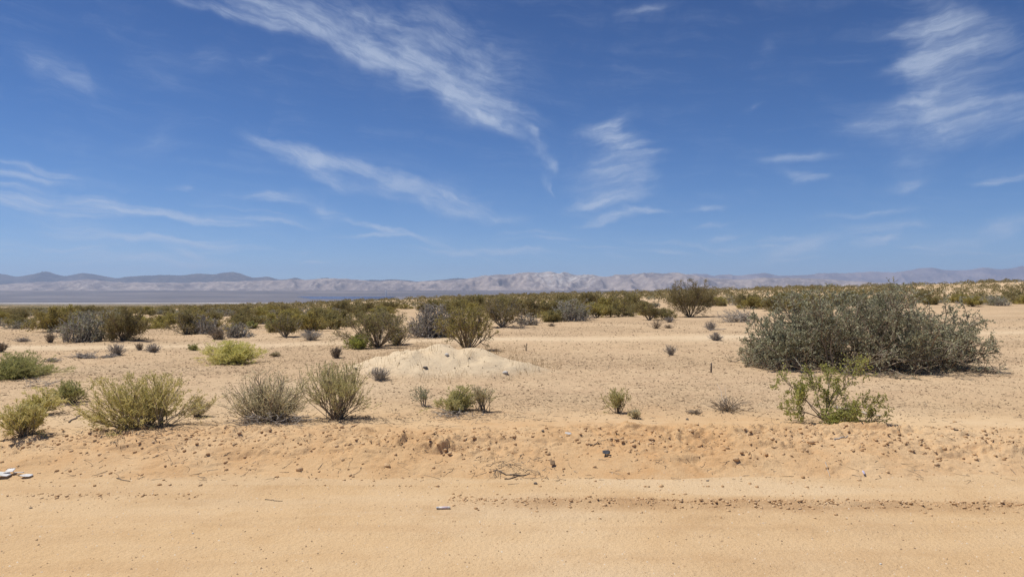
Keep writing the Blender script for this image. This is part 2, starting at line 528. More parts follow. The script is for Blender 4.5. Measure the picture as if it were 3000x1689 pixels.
def sand_material(name, road=False):
    m, g = new_mat(name)
    pos = g.n('ShaderNodeNewGeometry').outputs['Position']
    att = {k: g.n('ShaderNodeAttribute', attribute_name=k).outputs['Fac'] for k in ('pale', 'rust', 'litter', 'scrub', 'valley', 'playa')}
    big = g.noise(pos, 0.35, 4, 0.6)
    mid = g.noise(pos, 2.6, 5, 0.6)
    fine = g.noise(pos, 38.0, 4, 0.65)
    grit = g.noise(pos, 160.0, 2, 0.6)
    c = g.mix(g.ramp(big, 0.32, 0.68), (0.640, 0.435, 0.230), (0.680, 0.490, 0.285))
    c = g.mix(g.math('MULTIPLY', g.ramp(mid, 0.45, 0.75), 0.5), c, (0.545, 0.350, 0.175))
    rust = g.math('MULTIPLY', att['rust'], g.ramp(g.math('ADD', mid, g.math('MULTIPLY', fine, 0.3)), 0.45, 0.80, 0.35, 1.0))
    c = g.mix(rust, c, (0.43, 0.262, 0.132) if road else (0.57, 0.340, 0.160))
    if not road:
        gy = g.ramp(g.n('ShaderNodeSeparateXYZ', ins={0: pos}).outputs[1], 7.2, 11.0)
        c = g.mix(g.math('MULTIPLY', gy, 0.75), c, g.mix(g.ramp(mid, 0.3, 0.7), (0.66, 0.49, 0.305), (0.57, 0.405, 0.255)))
    c = g.mix(g.math('MULTIPLY', att['pale'], g.ramp(mid, 0.2, 0.6, 0.6, 1.0)), c, (0.725, 0.58, 0.385))
    spk = g.noise(pos, 75.0, 3, 0.7)
    c = g.mix(g.math('MULTIPLY', g.ramp(spk, 0.56, 0.68), 0.30), c, (0.74, 0.58, 0.38))
    c = g.mix(g.math('MULTIPLY', g.ramp(spk, 0.44, 0.33), 0.42), c, (0.40, 0.25, 0.125))
    if road:
        stk = g.noise(g.mapping(pos, scale=(0.35, 3.2, 1)), 1.0, 5, 0.6)
        c = g.mix(g.math('MULTIPLY', g.ramp(stk, 0.50, 0.68), 0.35), c, (0.52, 0.335, 0.175))
        c = g.mix(g.math('MULTIPLY', g.ramp(stk, 0.46, 0.32), 0.35), c, (0.67, 0.50, 0.305))
    # grain: light and dark specks
    c = g.mix(g.math('MULTIPLY', g.ramp(grit, 0.60, 0.72), 0.35), c, (0.76, 0.63, 0.45))
    c = g.mix(g.math('MULTIPLY', g.ramp(grit, 0.40, 0.28), 0.35), c, (0.34, 0.21, 0.11))
    if not road:
        lit = g.math('MULTIPLY', att['litter'], g.ramp(g.math('MULTIPLY_ADD', fine, 0.5, g.math('MULTIPLY', g.noise(pos, 11.0, 5, 0.7), 0.5)), 0.44, 0.58))
        c = g.mix(g.math('MULTIPLY', att['litter'], 0.20), c, (0.42, 0.30, 0.19))
        c = g.mix(g.math('MULTIPLY', lit, 0.66), c, (0.27, 0.19, 0.115))
        sc = g.noise(g.mapping(pos, scale=(0.035, 0.014, 1)), 1.0, 6, 0.7)
        scrub = g.math('MULTIPLY', att['scrub'], g.ramp(sc, 0.36, 0.50))
        c = g.mix(scrub, c, (0.115, 0.098, 0.048))
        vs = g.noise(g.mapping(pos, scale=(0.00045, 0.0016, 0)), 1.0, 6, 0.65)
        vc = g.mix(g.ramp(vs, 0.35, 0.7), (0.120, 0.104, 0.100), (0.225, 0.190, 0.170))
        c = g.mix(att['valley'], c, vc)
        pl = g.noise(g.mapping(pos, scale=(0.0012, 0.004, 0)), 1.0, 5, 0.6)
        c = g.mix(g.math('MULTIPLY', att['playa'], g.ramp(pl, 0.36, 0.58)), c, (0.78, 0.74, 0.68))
    h = g.math('ADD', g.math('MULTIPLY', fine, 0.8), g.math('MULTIPLY', grit, 0.35))
    h = g.math('ADD', h, g.math('MULTIPLY', g.noise(pos, 12.0, 4, 0.6), 1.0))
    finish_mat(g, c, 1.0, h, 0.6 if not road else 0.8, 0.022 if not road else 0.020, spec=0.0)
    return m


def leaf_material(name, a, b, c3, trans=0.42, dead=None):
    m, g = new_mat(name)
    geo = g.n('ShaderNodeNewGeometry')
    rnd = geo.outputs['Random Per Island']
    orn = g.n('ShaderNodeObjectInfo').outputs['Random']
    c = g.mix(g.ramp(rnd, 0.1, 0.75), a, b)
    c = g.mix(g.ramp(rnd, 0.80, 0.97), c, c3)
    pn = g.noise(geo.outputs['Position'], 2.2, 3, 0.6)
    c = g.mix(g.math('MULTIPLY', g.ramp(pn, 0.45, 0.7), 0.45), c, c3)
    hs = g.n('ShaderNodeHueSaturation')
    g.put(hs.inputs['Hue'], g.math('MULTIPLY_ADD', orn, 0.016, 0.492))
    g.put(hs.inputs['Value'], g.math('MULTIPLY_ADD', orn, 0.26, 0.97))
    g.put(hs.inputs['Color'], c)
    finish_mat(g, hs.outputs[0], 0.65, trans=trans, spec=0.25)
    return m


def twig_material(name, a, b, c3):
    m, g = new_mat(name)
    geo = g.n('ShaderNodeNewGeometry')
    rnd = geo.outputs['Random Per Island']
    c = g.mix(rnd, a, b)
    c = g.mix(g.ramp(g.noise(geo.outputs['Position'], 9.0, 3), 0.5, 0.7), c, c3)
    finish_mat(g, c, 0.9, spec=0.1)
    return m


def plain_material(name, a, b, scale=20.0, rough=0.9, bstr=0.4, bdist=0.01, spec=0.2):
    m, g = new_mat(name)
    geo = g.n('ShaderNodeNewGeometry')
    oi = g.n('ShaderNodeObjectInfo')
    n = g.noise(g.n('ShaderNodeTexCoord').outputs['Object'], scale, 5, 0.6)
    f = g.math('ADD', g.ramp(n, 0.3, 0.7, 0.0, 0.7), g.math('MULTIPLY', oi.outputs['Random'], 0.3))
    c = g.mix(f, a, b)
    finish_mat(g, c, rough, n, bstr, bdist, spec=spec)
    return m


def rand_island_material(name, cols, rough=0.95):
    m, g = new_mat(name)
    rnd = g.n('ShaderNodeNewGeometry').outputs['Random Per Island']
    cr = g.n('ShaderNodeValToRGB')
    g.put(cr.inputs[0], rnd)
    el = cr.color_ramp.elements
    while len(el) < len(cols):
        el.new(0.5)
    for i, c in enumerate(cols):
        el[i].position = i / (len(cols) - 1)
        el[i].color = c + (1,)
    finish_mat(g, cr.outputs[0], rough, spec=0.05)
    return m


M = {}
M['sand'] = sand_material('desert_sand')
M['road'] = sand_material('road_sand', road=True)
M['leaf_yellow'] = leaf_material('leaf_yellow_green', (0.540, 0.485, 0.165), (0.660, 0.595, 0.220), (0.700, 0.610, 0.290))
M['leaf_green'] = leaf_material('leaf_fresh_green', (0.320, 0.325, 0.120), (0.420, 0.405, 0.160), (0.530, 0.480, 0.210))
M['leaf_olive'] = leaf_material('leaf_olive', (0.205, 0.175, 0.068), (0.280, 0.233, 0.092), (0.360, 0.290, 0.120))
M['leaf_gold'] = leaf_material('leaf_gold_olive', (0.280, 0.232, 0.068), (0.380, 0.318, 0.095), (0.500, 0.410, 0.135))
M['leaf_grey'] = leaf_material('leaf_grey_green', (0.270, 0.265, 0.160), (0.360, 0.350, 0.215), (0.460, 0.440, 0.295), 0.2)
M['leaf_dry'] = leaf_material('leaf_dry', (0.460, 0.385, 0.235), (0.540, 0.460, 0.285), (0.500, 0.445, 0.220), 0.3)
M['leaf_dryish'] = leaf_material('leaf_dryish', (0.420, 0.380, 0.160), (0.520, 0.470, 0.210), (0.500, 0.420, 0.230))
M['leaf_vivid'] = leaf_material('leaf_vivid', (0.270, 0.285, 0.070), (0.370, 0.375, 0.095), (0.470, 0.450, 0.140))
M['leaf_far'] = leaf_material('leaf_far', (0.180, 0.153, 0.070), (0.243, 0.203, 0.090), (0.312, 0.250, 0.113), 0.3)
M['twig_brown'] = twig_material('twig_brown', (0.232, 0.174, 0.121), (0.333, 0.264, 0.186), (0.419, 0.357, 0.279))
M['twig_dark'] = twig_material('twig_dark', (0.170, 0.130, 0.095), (0.250, 0.200, 0.148), (0.340, 0.285, 0.220))
M['twig_grey'] = twig_material('twig_grey', (0.330, 0.290, 0.245), (0.450, 0.400, 0.345), (0.240, 0.200, 0.165))
M['twig_pale'] = twig_material('twig_pale', (0.400, 0.350, 0.290), (0.500, 0.450, 0.380), (0.330, 0.280, 0.220))
M['straw'] = twig_material('straw', (0.440, 0.310, 0.150), (0.520, 0.380, 0.200), (0.380, 0.260, 0.120))
M['straw_grey'] = twig_material('straw_grey', (0.300, 0.235, 0.150), (0.430, 0.340, 0.220), (0.210, 0.160, 0.105))
M['wood'] = plain_material('bleached_wood', (0.42, 0.36, 0.29), (0.55, 0.48, 0.40), 30)
M['stake'] = plain_material('weathered_stake', (0.16, 0.12, 0.09), (0.25, 0.20, 0.15), 30)
M['clod'] = plain_material('soil_clod', (0.590, 0.385, 0.205), (0.680, 0.480, 0.275), 26, 1.0, 0.6, 0.01, 0.0)
M['rock_dark'] = plain_material('dark_rock', (0.12, 0.10, 0.085), (0.22, 0.19, 0.16), 40, 0.9)
M['rock_white'] = plain_material('white_rock', (0.55, 0.52, 0.47), (0.75, 0.72, 0.66), 40, 0.9)
M['white_plastic'] = plain_material('white_plastic', (0.56, 0.50, 0.42), (0.80, 0.79, 0.76), 45, 0.4, 0.1, 0.002, 0.5)
M['lilac_plastic'] = plain_material('lilac_plastic', (0.66, 0.60, 0.76), (0.74, 0.68, 0.82), 30, 0.4, 0.1, 0.002, 0.5)
M['red_print'] = plain_material('faded_print', (0.55, 0.45, 0.47), (0.62, 0.52, 0.53), 50, 0.5)
M['metal'] = plain_material('dull_metal', (0.42, 0.42, 0.43), (0.55, 0.55, 0.56), 60, 0.35)
M['card'] = plain_material('brown_card', (0.26, 0.17, 0.095), (0.32, 0.21, 0.12), 25, 0.85)
M['black_plastic'] = plain_material('black_plastic', (0.06, 0.06, 0.065), (0.13, 0.13, 0.13), 30, 0.5)
M['crumb'] = rand_island_material('soil_crumbs', [(0.46, 0.285, 0.145), (0.56, 0.36, 0.19), (0.62, 0.42, 0.23), (0.66, 0.47, 0.275)])
M['debris'] = rand_island_material('dry_debris', [(0.09, 0.058, 0.036), (0.15, 0.10, 0.060), (0.20, 0.14, 0.085), (0.28, 0.20, 0.13)])
M['pebble'] = rand_island_material('road_pebbles', [(0.20, 0.14, 0.09), (0.45, 0.30, 0.17), (0.56, 0.41, 0.26), (0.66, 0.55, 0.41)])


def mountain_material(name, light, dark, pale, patch=0.0, sx=0.0018):
    m, g = new_mat(name)
    pos = g.n('ShaderNodeNewGeometry').outputs['Position']
    n1 = g.noise(pos, sx, 6, 0.62)
    n2 = g.noise(pos, sx * 5, 5, 0.6)
    c = g.mix(g.ramp(n1, 0.38, 0.62), dark, light)
    c = g.mix(g.math('MULTIPLY', g.ramp(n2, 0.52, 0.70), 0.65), c, pale)
    c = g.mix(g.math('MULTIPLY', g.ramp(n2, 0.46, 0.32), 0.6), c, dark)
    at = g.n('ShaderNodeAttribute', attribute_name='pale').outputs['Fac']
    c = g.mix(g.math('MULTIPLY', at, g.ramp(n2, 0.36, 0.62, 0.0, 0.7)), c, (0.60, 0.56, 0.50))
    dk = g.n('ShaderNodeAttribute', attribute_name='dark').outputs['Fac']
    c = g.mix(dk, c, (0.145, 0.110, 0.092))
    finish_mat(g, c, 1.0, spec=0.0)
    return m


# ------------------------------------------------------------------ the setting
def build_road():
    xs = np.linspace(-16, 16, 420)
    ys = np.concatenate([np.linspace(-8, 3.4, 24), np.linspace(3.45, 6.7, 120)])
    X, Y = np.meshgrid(xs, ys)
    Z = road_z(X, Y)
    yc = 5.52 - 0.045 * np.clip(X, -5, 9)
    rust = np.exp(-((Y - yc) / 0.16) ** 2) * sst(X, -0.7, 0.5) * 0.9 + 0.22 * sst(fbm(X * 0.25, Y * 1.6, 3, 81), 0.0, 0.7)
    pale = 0.35 * sst(fbm(X * 0.3, Y * 0.8, 3, 83), 0.0, 0.6)
    z0 = np.zeros_like(X)
    me = grid_mesh('road', X, Y, Z, M['road'], {'pale': pale, 'rust': np.clip(rust, 0, 1), 'litter': z0, 'scrub': z0, 'valley': z0, 'playa': z0})
    tag(add_obj('road', me), 'graded sandy dirt road crossing the foreground', 'road', kind='structure')


LITTER_SPOTS = [place(px, py)[:2] + (r,) for px, py, r in ((70, 1270, .45), (140, 1212, .5), (215, 1178, .5), (430, 1240, .8), (600, 1215, .5), (790, 1235, .8), (990, 1225, .75), (1360, 1205, .8), (1240, 1190, .5), (2420, 1225, .5), (1520, 1190, .7))]


def ground_attrs(X, Y):
    mh = mound_h(X, Y)
    pale = np.clip(sst(mh, 0.01, 0.16) + 0.25 * sst(fbm(X * 0.12, Y * 0.2, 3, 91), 0.1, 0.6), 0, 1)
    rust = np.clip(sst(Y, 6.0, 6.3) * (1 - sst(Y, 7.0, 8.2)) * 0.65 + 0.4 * sst(fbm(X * 0.3, Y * 0.3, 3, 93), 0.2, 0.6) * (1 - sst(Y, 10, 20)), 0, 1)
    lit = sst(Y, 8.0, 9.6) * (0.50 + 0.50 * sst(fbm(X * 0.10, Y * 0.22, 4, 95), -0.25, 0.30)) * (1 - 0.75 * sst(mh, 0.03, 0.2)) * (1 - sst(Y, 60, 120))
    for (cx, cy, r) in LITTER_SPOTS:
        lit = np.maximum(lit, 0.95 * np.exp(-(((X - cx) / r) ** 2 + ((Y - cy) / (r * 0.55)) ** 2)) * sst(Y, 7.0, 7.3))
    # a swept pale track beyond the mound
    yt = 21.3 + 0.16 * X
    lit = lit * (1 - 0.9 * np.exp(-((Y - yt) / 1.1) ** 2))
    pale = np.clip(pale + 0.5 * np.exp(-((Y - yt) / 1.1) ** 2), 0, 1)
    scrub = sst(Y, 130, 420) * (1 - sst(Y, 1500, 3000)) + 0.9 * sst(Y, 1500, 3000)
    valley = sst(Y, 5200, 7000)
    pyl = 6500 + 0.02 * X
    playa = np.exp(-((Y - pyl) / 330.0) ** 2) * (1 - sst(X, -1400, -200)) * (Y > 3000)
    return {'pale': pale, 'rust': rust, 'litter': lit, 'scrub': np.clip(scrub, 0, 1), 'valley': valley, 'playa': playa}


def build_ground():
    # roadside berm, finely broken up
    xs = np.linspace(-7.4, 7.4, 820)
    ys = np.concatenate([np.arange(5.6, 7.6, 0.0135), np.arange(7.6, 8.45, 0.03)])
    X, Y = np.meshgrid(xs, ys)
    Z = terrain(X, Y) - 0.04 * sst(Y, 8.0, 8.4)
    me = grid_mesh('berm', X, Y, Z, M['sand'], ground_attrs(X, Y), smooth=False)
    tag(add_obj('berm', me), 'low bank of broken sandy clods along the road edge', 'berm', kind='structure')
    # the desert floor out to the foot of the mountains
    ys = [7.6]
    while ys[-1] < 13200:
        y = ys[-1]
        ys.append(y * (1.0062 if y < 20 else 1.015 if y < 160 else 1.045))
    ys = np.array(ys)
    t = np.linspace(-1, 1, 390)
    Yg = np.repeat(ys[:, None], len(t), 1)
    Xg = t[None, :] * (Yg * 1.05 + 3.0)
    Zg = terrain(Xg, Yg) - 0.04 * (1 - sst(Yg, 7.7, 8.05))
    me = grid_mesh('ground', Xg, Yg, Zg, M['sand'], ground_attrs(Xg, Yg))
    tag(add_obj('ground', me), 'sandy desert plain running out to the valley floor', 'ground', kind='structure')


SKY_BACK = [(-400, 806), (-150, 802), (0, 800), (50, 807), (116, 795.5), (144, 796.5), (184, 806.5), (202, 804), (241, 795.5), (272, 798.5), (338, 812), (369, 810),
            (419, 806.7), (540, 804), (575, 801), (629, 802.4), (680, 795), (718, 804), (738, 812), (780, 808), (811, 818), (846, 818), (862, 812), (889, 819),
            (943, 813), (1000, 817), (1078, 820), (1167, 818), (1217, 823), (1268, 819), (1330, 815), (1361, 813), (1420, 826), (1600, 830), (1700, 812), (1760, 812), (1800, 830), (1900, 840)]
SKY_FRONT = [(-400, 832), (0, 832), (100, 826), (200, 822), (260, 815), (330, 826), (450, 828), (600, 826), (740, 822), (820, 819), (1000, 815), (1078, 822), (1167, 821), (1217, 825),
             (1268, 822), (1361, 815), (1412, 808), (1458, 800.5), (1489, 804), (1544, 794), (1582, 796), (1610, 791), (1637, 798.5), (1660, 797), (1695, 806), (1714, 802),
             (1769, 809), (1823, 802), (1877, 800.5), (1947, 798.5), (1971, 795), (2000, 800), (2080, 812), (2160, 818), (2250, 812), (2330, 814), (2420, 818), (2560, 826), (2700, 834), (2900, 842), (3300, 850)]
SKY_RIGHT = [(1700, 815), (1900, 806), (2000, 801.6), (2039, 798), (2089, 807.5), (2113, 804), (2194, 802.4), (2241, 794.7), (2280, 803), (2342, 802.5), (2415, 797.4), (2481, 801.6),
             (2555, 790), (2621, 798.5), (2691, 780), (2726, 780), (2761, 787.6), (2854, 787), (2897, 780), (2932, 783), (3000, 780), (3150, 786), (3400, 795)]


def build_range(name, sky, d0, width, sc, amp, mat, label, z0, seed, pale_fn=None, dark_fn=None, ncol=700, nrow=90, crest=0.62, warp=1.0):
    pxs = np.linspace(sky[0][0], sky[-1][0], ncol)
    prof = np.interp(pxs, [p[0] for p in sky], [p[1] for p in sky])
    k = np.array([1, 2, 3, 2, 1.0]); k /= k.sum()
    prof = np.convolve(np.pad(prof, 2, mode='edge'), k, 'valid')
    a = (pxs - 1500) / F
    s = np.linspace(0, 1, nrow)
    A = np.repeat(a[None, :], nrow, 0)
    Sg = np.repeat(s[:, None], ncol, 1)
    Dn = d0 + Sg * width
    X = A * Dn
    dc = d0 + crest * width
    zc = (HORIZON - prof) / F * dc + CAM_Z
    P = np.where(Sg < crest, np.clip(Sg / crest, 0, 1), np.clip((1 - Sg) / (1 - crest), 0, 1))
    P = np.where(Sg < crest, 0.55 * P + 0.45 * P * P, P)
    R = ridged(X / sc + 0.3 * perlin(X / (sc * 2), Dn / (sc * 2), seed + 3), Dn / (sc * 3.2), 5, seed, 0.55)
    R = R - R.mean()
    Z = z0 + (zc[None, :] - z0) * P
    env = 4 * P * (1 - P) * 0.8 + 0.10 * P
    Z = Z + env * amp * R * np.abs(zc[None, :] - z0)
    pp = np.repeat(pxs[None, :], nrow, 0)
    attrs = {'pale': pale_fn(pp, Sg) if pale_fn else 0 * Sg, 'dark': dark_fn(pp, Sg) if dark_fn else 0 * Sg}
    me = grid_mesh(name, X, Dn, Z, mat, attrs, smooth=False)
    tag(add_obj(name, me), label, 'mountains', kind='structure')


def build_mountains():
    mf = mountain_material('badland_rock', (0.375, 0.305, 0.255), (0.215, 0.178, 0.162), (0.50, 0.43, 0.37))
    mb = mountain_material('dark_range_rock', (0.115, 0.098, 0.080), (0.075, 0.068, 0.060), (0.20, 0.17, 0.14), sx=0.0012)
    mr = mountain_material('far_range_rock', (0.32, 0.25, 0.215), (0.19, 0.15, 0.135), (0.40, 0.34, 0.29), sx=0.0009)

    def pale(px, s):
        b = np.exp(-((px - 1690) / 70.0) ** 2) * np.exp(-((s - 0.50) / 0.12) ** 2)
        b = b + 0.8 * np.exp(-((px - 1600) / 60.0) ** 2) * np.exp(-((s - 0.5) / 0.14) ** 2)
        b = b + 0.6 * np.exp(-((px - 1430) / 30.0) ** 2) * np.exp(-((s - 0.58) / 0.05) ** 2)
        return np.clip(b + 0.25 * np.exp(-((px - 520) / 420.0) ** 2) * np.exp(-((s - 0.3) / 0.2) ** 2), 0, 1)

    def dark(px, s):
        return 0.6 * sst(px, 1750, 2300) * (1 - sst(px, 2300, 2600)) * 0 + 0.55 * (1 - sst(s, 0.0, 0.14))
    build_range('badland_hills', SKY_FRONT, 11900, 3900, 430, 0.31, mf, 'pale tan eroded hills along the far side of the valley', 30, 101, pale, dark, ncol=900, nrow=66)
    build_range('dark_mountains', SKY_BACK, 16200, 5200, 1100, 0.30, mb, 'dark bluish mountain ridge behind the pale hills', 100, 131, ncol=520, nrow=44)
    build_range('hazy_mountains', SKY_RIGHT, 23000, 7000, 1500, 0.34, mr, 'hazy blue mountain range over the shrub covered rise', 60, 151, ncol=520, nrow=44)


build_road()
build_ground()
build_mountains()

# ------------------------------------------------------------------ plants: branch growth
def unit(v):
    return v / np.maximum(np.linalg.norm(v, axis=-1, keepdims=True), 1e-9)


def grow(rng, st, dr, ln, k, wig, up=0.0):
    p = st.copy(); d = unit(dr)
    pts = [p]
    step = (ln / k)[:, None]
    for i in range(k):
        d = unit(d + wig * rng.normal(size=d.shape) + np.array([0, 0, up]))
        p = p + d * step
        pts.append(p)
    return np.stack(pts, 1)


def spawn(rng, P, per, t0, t1, ang, lo, hi):
    N, k1, _ = P.shape
    k = k1 - 1
    idx = np.repeat(np.arange(N), per)
    t = rng.uniform(t0, t1, len(idx)) * k
    i = np.minimum(t.astype(int), k - 1)
    f = (t - i)[:, None]
    a = P[idx, i]; b = P[idx, i + 1]
    st = a + (b - a) * f
    d = unit(unit(b - a) + ang * rng.normal(size=a.shape))
    plen = np.linalg.norm(P[idx, -1] - P[idx, 0], axis=1)
    ln = plen * rng.uniform(lo, hi, len(idx)) * (1.15 - 0.5 * t / k)
    return st, d, ln


def ribbons(P, r0, r1):
    """finest twigs: flat tapered strips"""
    N, k1, _ = P.shape
    d = unit(P[:, -1] - P[:, 0])
    s = unit(np.cross(d, np.random.default_rng(N).normal(size=d.shape)))[:, None, :]
    r = np.linspace(1, 0, k1)[None, :, None] * (r0 - r1) + r1
    V = np.stack([P - s * r, P + s * r], 2).reshape(-1, 3)
    b = (np.arange(N)[:, None] * k1 + np.arange(k1 - 1)[None, :]).reshape(-1) * 2
    return V, np.stack([b, b + 1, b + 3, b + 2], 1)


def tubes(polys):
    """polys: list of (P (N,k+1,3), r0, r1); three-sided tapered tubes"""
    V = []; Fc = []; off = 0
    for P, r0, r1 in polys:
        N, k1, _ = P.shape
        d = np.empty_like(P)
        d[:, 1:-1] = P[:, 2:] - P[:, :-2]
        d[:, 0] = P[:, 1] - P[:, 0]
        d[:, -1] = P[:, -1] - P[:, -2]
        d = unit(d)
        ref = np.where(np.abs(d[..., 2:3]) > 0.8, np.array([1.0, 0, 0]), np.array([0, 0, 1.0]))
        u = unit(np.cross(d, ref)); v = np.cross(d, u)
        r = np.linspace(1, 0, k1)[None, :, None] * (r0 - r1) + r1
        ring = []
        for q in range(3):
            an = q * 2 * math.pi / 3
            ring.append(P + r * (math.cos(an) * u + math.sin(an) * v))
        R = np.stack(ring, 2)                                   # N,k1,3,3
        V.append(R.reshape(-1, 3))
        b = (np.arange(N)[:, None] * k1 + np.arange(k1 - 1)[None, :]).reshape(-1) * 3 + off
        for q in range(3):
            q2 = (q + 1) % 3
            Fc.append(np.stack([b + q, b + q2, b + 3 + q2, b + 3 + q], 1))
        off += N * k1 * 3
    return np.concatenate(V), np.concatenate(Fc)


def leaves(rng, pts, dirs, length, width, spread=0.6):
    """flat lanceolate quads"""
    n = len(pts)
    d = unit(dirs + spread * rng.normal(size=(n, 3)))
    s = unit(np.cross(d, rng.normal(size=(n, 3))))
    L = (length * rng.uniform(0.6, 1.3, n))[:, None]
    Wd = (width * rng.uniform(0.6, 1.3, n))[:, None]
    a = pts; b = pts + d * L * 0.5 + s * Wd * 0.5; c = pts + d * L; e = pts + d * L * 0.5 - s * Wd * 0.5
    V = np.stack([a, b, c, e], 1).reshape(-1, 3)
    Fc = np.arange(n * 4).reshape(n, 4)
    return V, Fc


def along(rng, P, per, t0=0.2, t1=1.0):
    N, k1, _ = P.shape
    k = k1 - 1
    idx = np.repeat(np.arange(N), per)
    t = rng.uniform(t0, t1, len(idx)) * k
    i = np.minimum(t.astype(int), k - 1)
    a = P[idx, i]; b = P[idx, i + 1]
    return a + (b - a) * (t - i)[:, None], unit(b - a)


def fan(rng, n, amax, amin=0.0, bias=1.0):
    th = np.radians(amin + (amax - amin) * rng.uniform(0, 1, n) ** bias)
    ph = rng.uniform(0, 2 * math.pi, n)
    return np.stack([np.sin(th) * np.cos(ph), np.sin(th) * np.sin(ph), np.cos(th)], 1), th


def fit(levels, w, h, depth=None):
    """scale all branch levels so the plant measures w across and h high"""
    allp = np.concatenate([P.reshape(-1, 3) for P in levels])
    lo = np.percentile(allp, 1.5, 0); hi = np.percentile(allp, 98.5, 0)
    sx = w / (hi[0] - lo[0]); sy = (depth or w) / (hi[1] - lo[1]); sz = h / max(hi[2], 1e-6)
    cx = (hi[0] + lo[0]) / 2; cy = (hi[1] + lo[1]) / 2
    out = []
    for P in levels:
        Q = (P - np.array([cx, cy, 0])) * np.array([sx, sy, sz])
        Q[..., 2] = np.maximum(Q[..., 2], -0.02)
        over = Q[..., 2] - h * 0.98
        Q[..., 2] = np.where(over > 0, h * 0.98 + over * 0.45, Q[..., 2])
        out.append(Q)
    return out


def merge(a, b):
    return np.concatenate([a[0], b[0]]), np.concatenate([a[1], b[1] + len(a[0])])


def creosote(rng, w, h, q=1.0, amax=58, bare=0.25, lsz=0.016, stems=16, tsz=0.006):
    n = int(stems)
    d, th = fan(rng, n, amax, 4, 0.8)
    st = np.zeros((n, 3)); st[:, :2] = d[:, :2] * 0.05
    P0 = grow(rng, st, d, rng.uniform(0.75, 1.05, n), 6, 0.13, 0.03)
    P1 = grow(rng, *spawn(rng, P0, 7, bare + 0.05, 1.0, 0.42, 0.28, 0.5), 4, 0.16, 0.06)
    P2 = grow(rng, *spawn(rng, P1, 5, 0.2, 1.0, 0.55, 0.35, 0.7), 3, 0.18, 0.05)
    P0, P1, P2 = fit([P0, P1, P2], w, h)
    p, dd = along(rng, P2, max(1, int(5 * q)), 0.25, 1.05)
    p1, d1 = along(rng, P1, max(1, int(4 * q)), 0.4, 1.0)
    p = np.concatenate([p, p1]); dd = np.concatenate([dd, d1])
    p = p + rng.normal(size=p.shape) * lsz * 0.7
    tw = merge(tubes([(P0, tsz * 1.7, tsz * 0.7), (P1, tsz * 0.75, tsz * 0.4)]), ribbons(P2, tsz * 0.5, tsz * 0.3))
    return tw, leaves(rng, p, dd, lsz, lsz * 0.55, 0.9)


def broom(rng, w, h, stems=70, q=1.0, amax=68, lsz=0.036, wid=0.0075, tsz=0.0042, bare=0.15, up=0.06, t_leaf=0.25, spread=0.12, woody=0.3):
    h = h * 0.88
    w = w * 0.90
    d, th = fan(rng, stems, amax, 0, 0.75)
    st = np.zeros((stems, 3)); st[:, :2] = rng.normal(size=(stems, 2)) * 0.06
    roots = rng.uniform(-spread, spread, (4, 2)) * np.array([1, 0.6])
    st[:, :2] += roots[rng.integers(0, 4, stems)]
    lump = 1 + 0.34 * fbm(d[:, 0] * 1.9 + rng.uniform(0, 50), d[:, 1] * 1.9 + rng.uniform(0, 50), 2, 3)
    P0 = grow(rng, st, d, rng.uniform(0.62, 1.0, stems) * lump * (1 - 0.12 * (th / math.radians(amax))), 5, 0.12, up)
    P1 = grow(rng, *spawn(rng, P0, 5, bare, 0.98, 0.33, 0.30, 0.55), 3, 0.12, up)
    P2 = grow(rng, *spawn(rng, P1, 4, 0.15, 0.98, 0.36, 0.35, 0.7), 2, 0.12, up)
    P0, P1, P2 = fit([P0, P1, P2], w, h)
    p, dd = along(rng, P2, max(1, int(round(5 * q))), t_leaf, 1.05)
    p1, d1 = along(rng, P1, max(1, int(3 * q)), 0.4, 1.0)
    p = np.concatenate([p, p1]); dd = np.concatenate([dd, d1])
    k = int(len(P1) * woody)
    tw = merge(tubes([(P0, tsz * 1.3, tsz * 0.6)]), ribbons(P1[:k], tsz * 0.75, tsz * 0.4)) if k else tubes([(P0, tsz * 1.3, tsz * 0.6)])
    return tw, merge(leaves(rng, p, dd, lsz, wid, 0.45), merge(ribbons(P2, tsz * 0.55, tsz * 0.35), ribbons(P1[k:], tsz * 0.75, tsz * 0.4)))


def thorn(rng, w, h, stems=40, q=1.0, lsz=0.02, tsz=0.006, spread=0.5, per=6, depth=None, amax=80):
    """tangled, multi-stemmed dome"""
    d, th = fan(rng, stems, amax, 0, 0.7)
    st = np.zeros((stems, 3))
    st[:, 0] = rng.uniform(-spread, spread, stems); st[:, 1] = rng.uniform(-spread, spread, stems) * 0.7
    d[:, 0] += st[:, 0] * 0.7
    P0 = grow(rng, st, d, rng.uniform(0.65, 1.1, stems) * (1.12 - 0.68 * np.abs(st[:, 0] / max(spread, 1e-3)) ** 2.2), 7, 0.26, 0.02)
    P1 = grow(rng, *spawn(rng, P0, per, 0.15, 1.0, 0.75, 0.28, 0.55), 4, 0.28, 0.02)
    P2 = grow(rng, *spawn(rng, P1, 5, 0.15, 1.0, 0.85, 0.3, 0.6), 3, 0.28, 0.0)
    P0, P1, P2 = fit([P0, P1, P2], w, h, depth)
    tw = merge(tubes([(P0, tsz * 2.0, tsz * 0.8), (P1, tsz * 0.9, tsz * 0.5)]), ribbons(P2, tsz * 0.62, tsz * 0.4))
    p, dd = along(rng, P2, max(1, int(4 * q)), 0.1, 1.0)
    keep = p[:, 2] > h * rng.uniform(-0.1, 0.45, len(p))
    p, dd = p[keep], dd[keep]
    return tw, leaves(rng, p, dd, lsz, lsz * 0.42, 0.9)


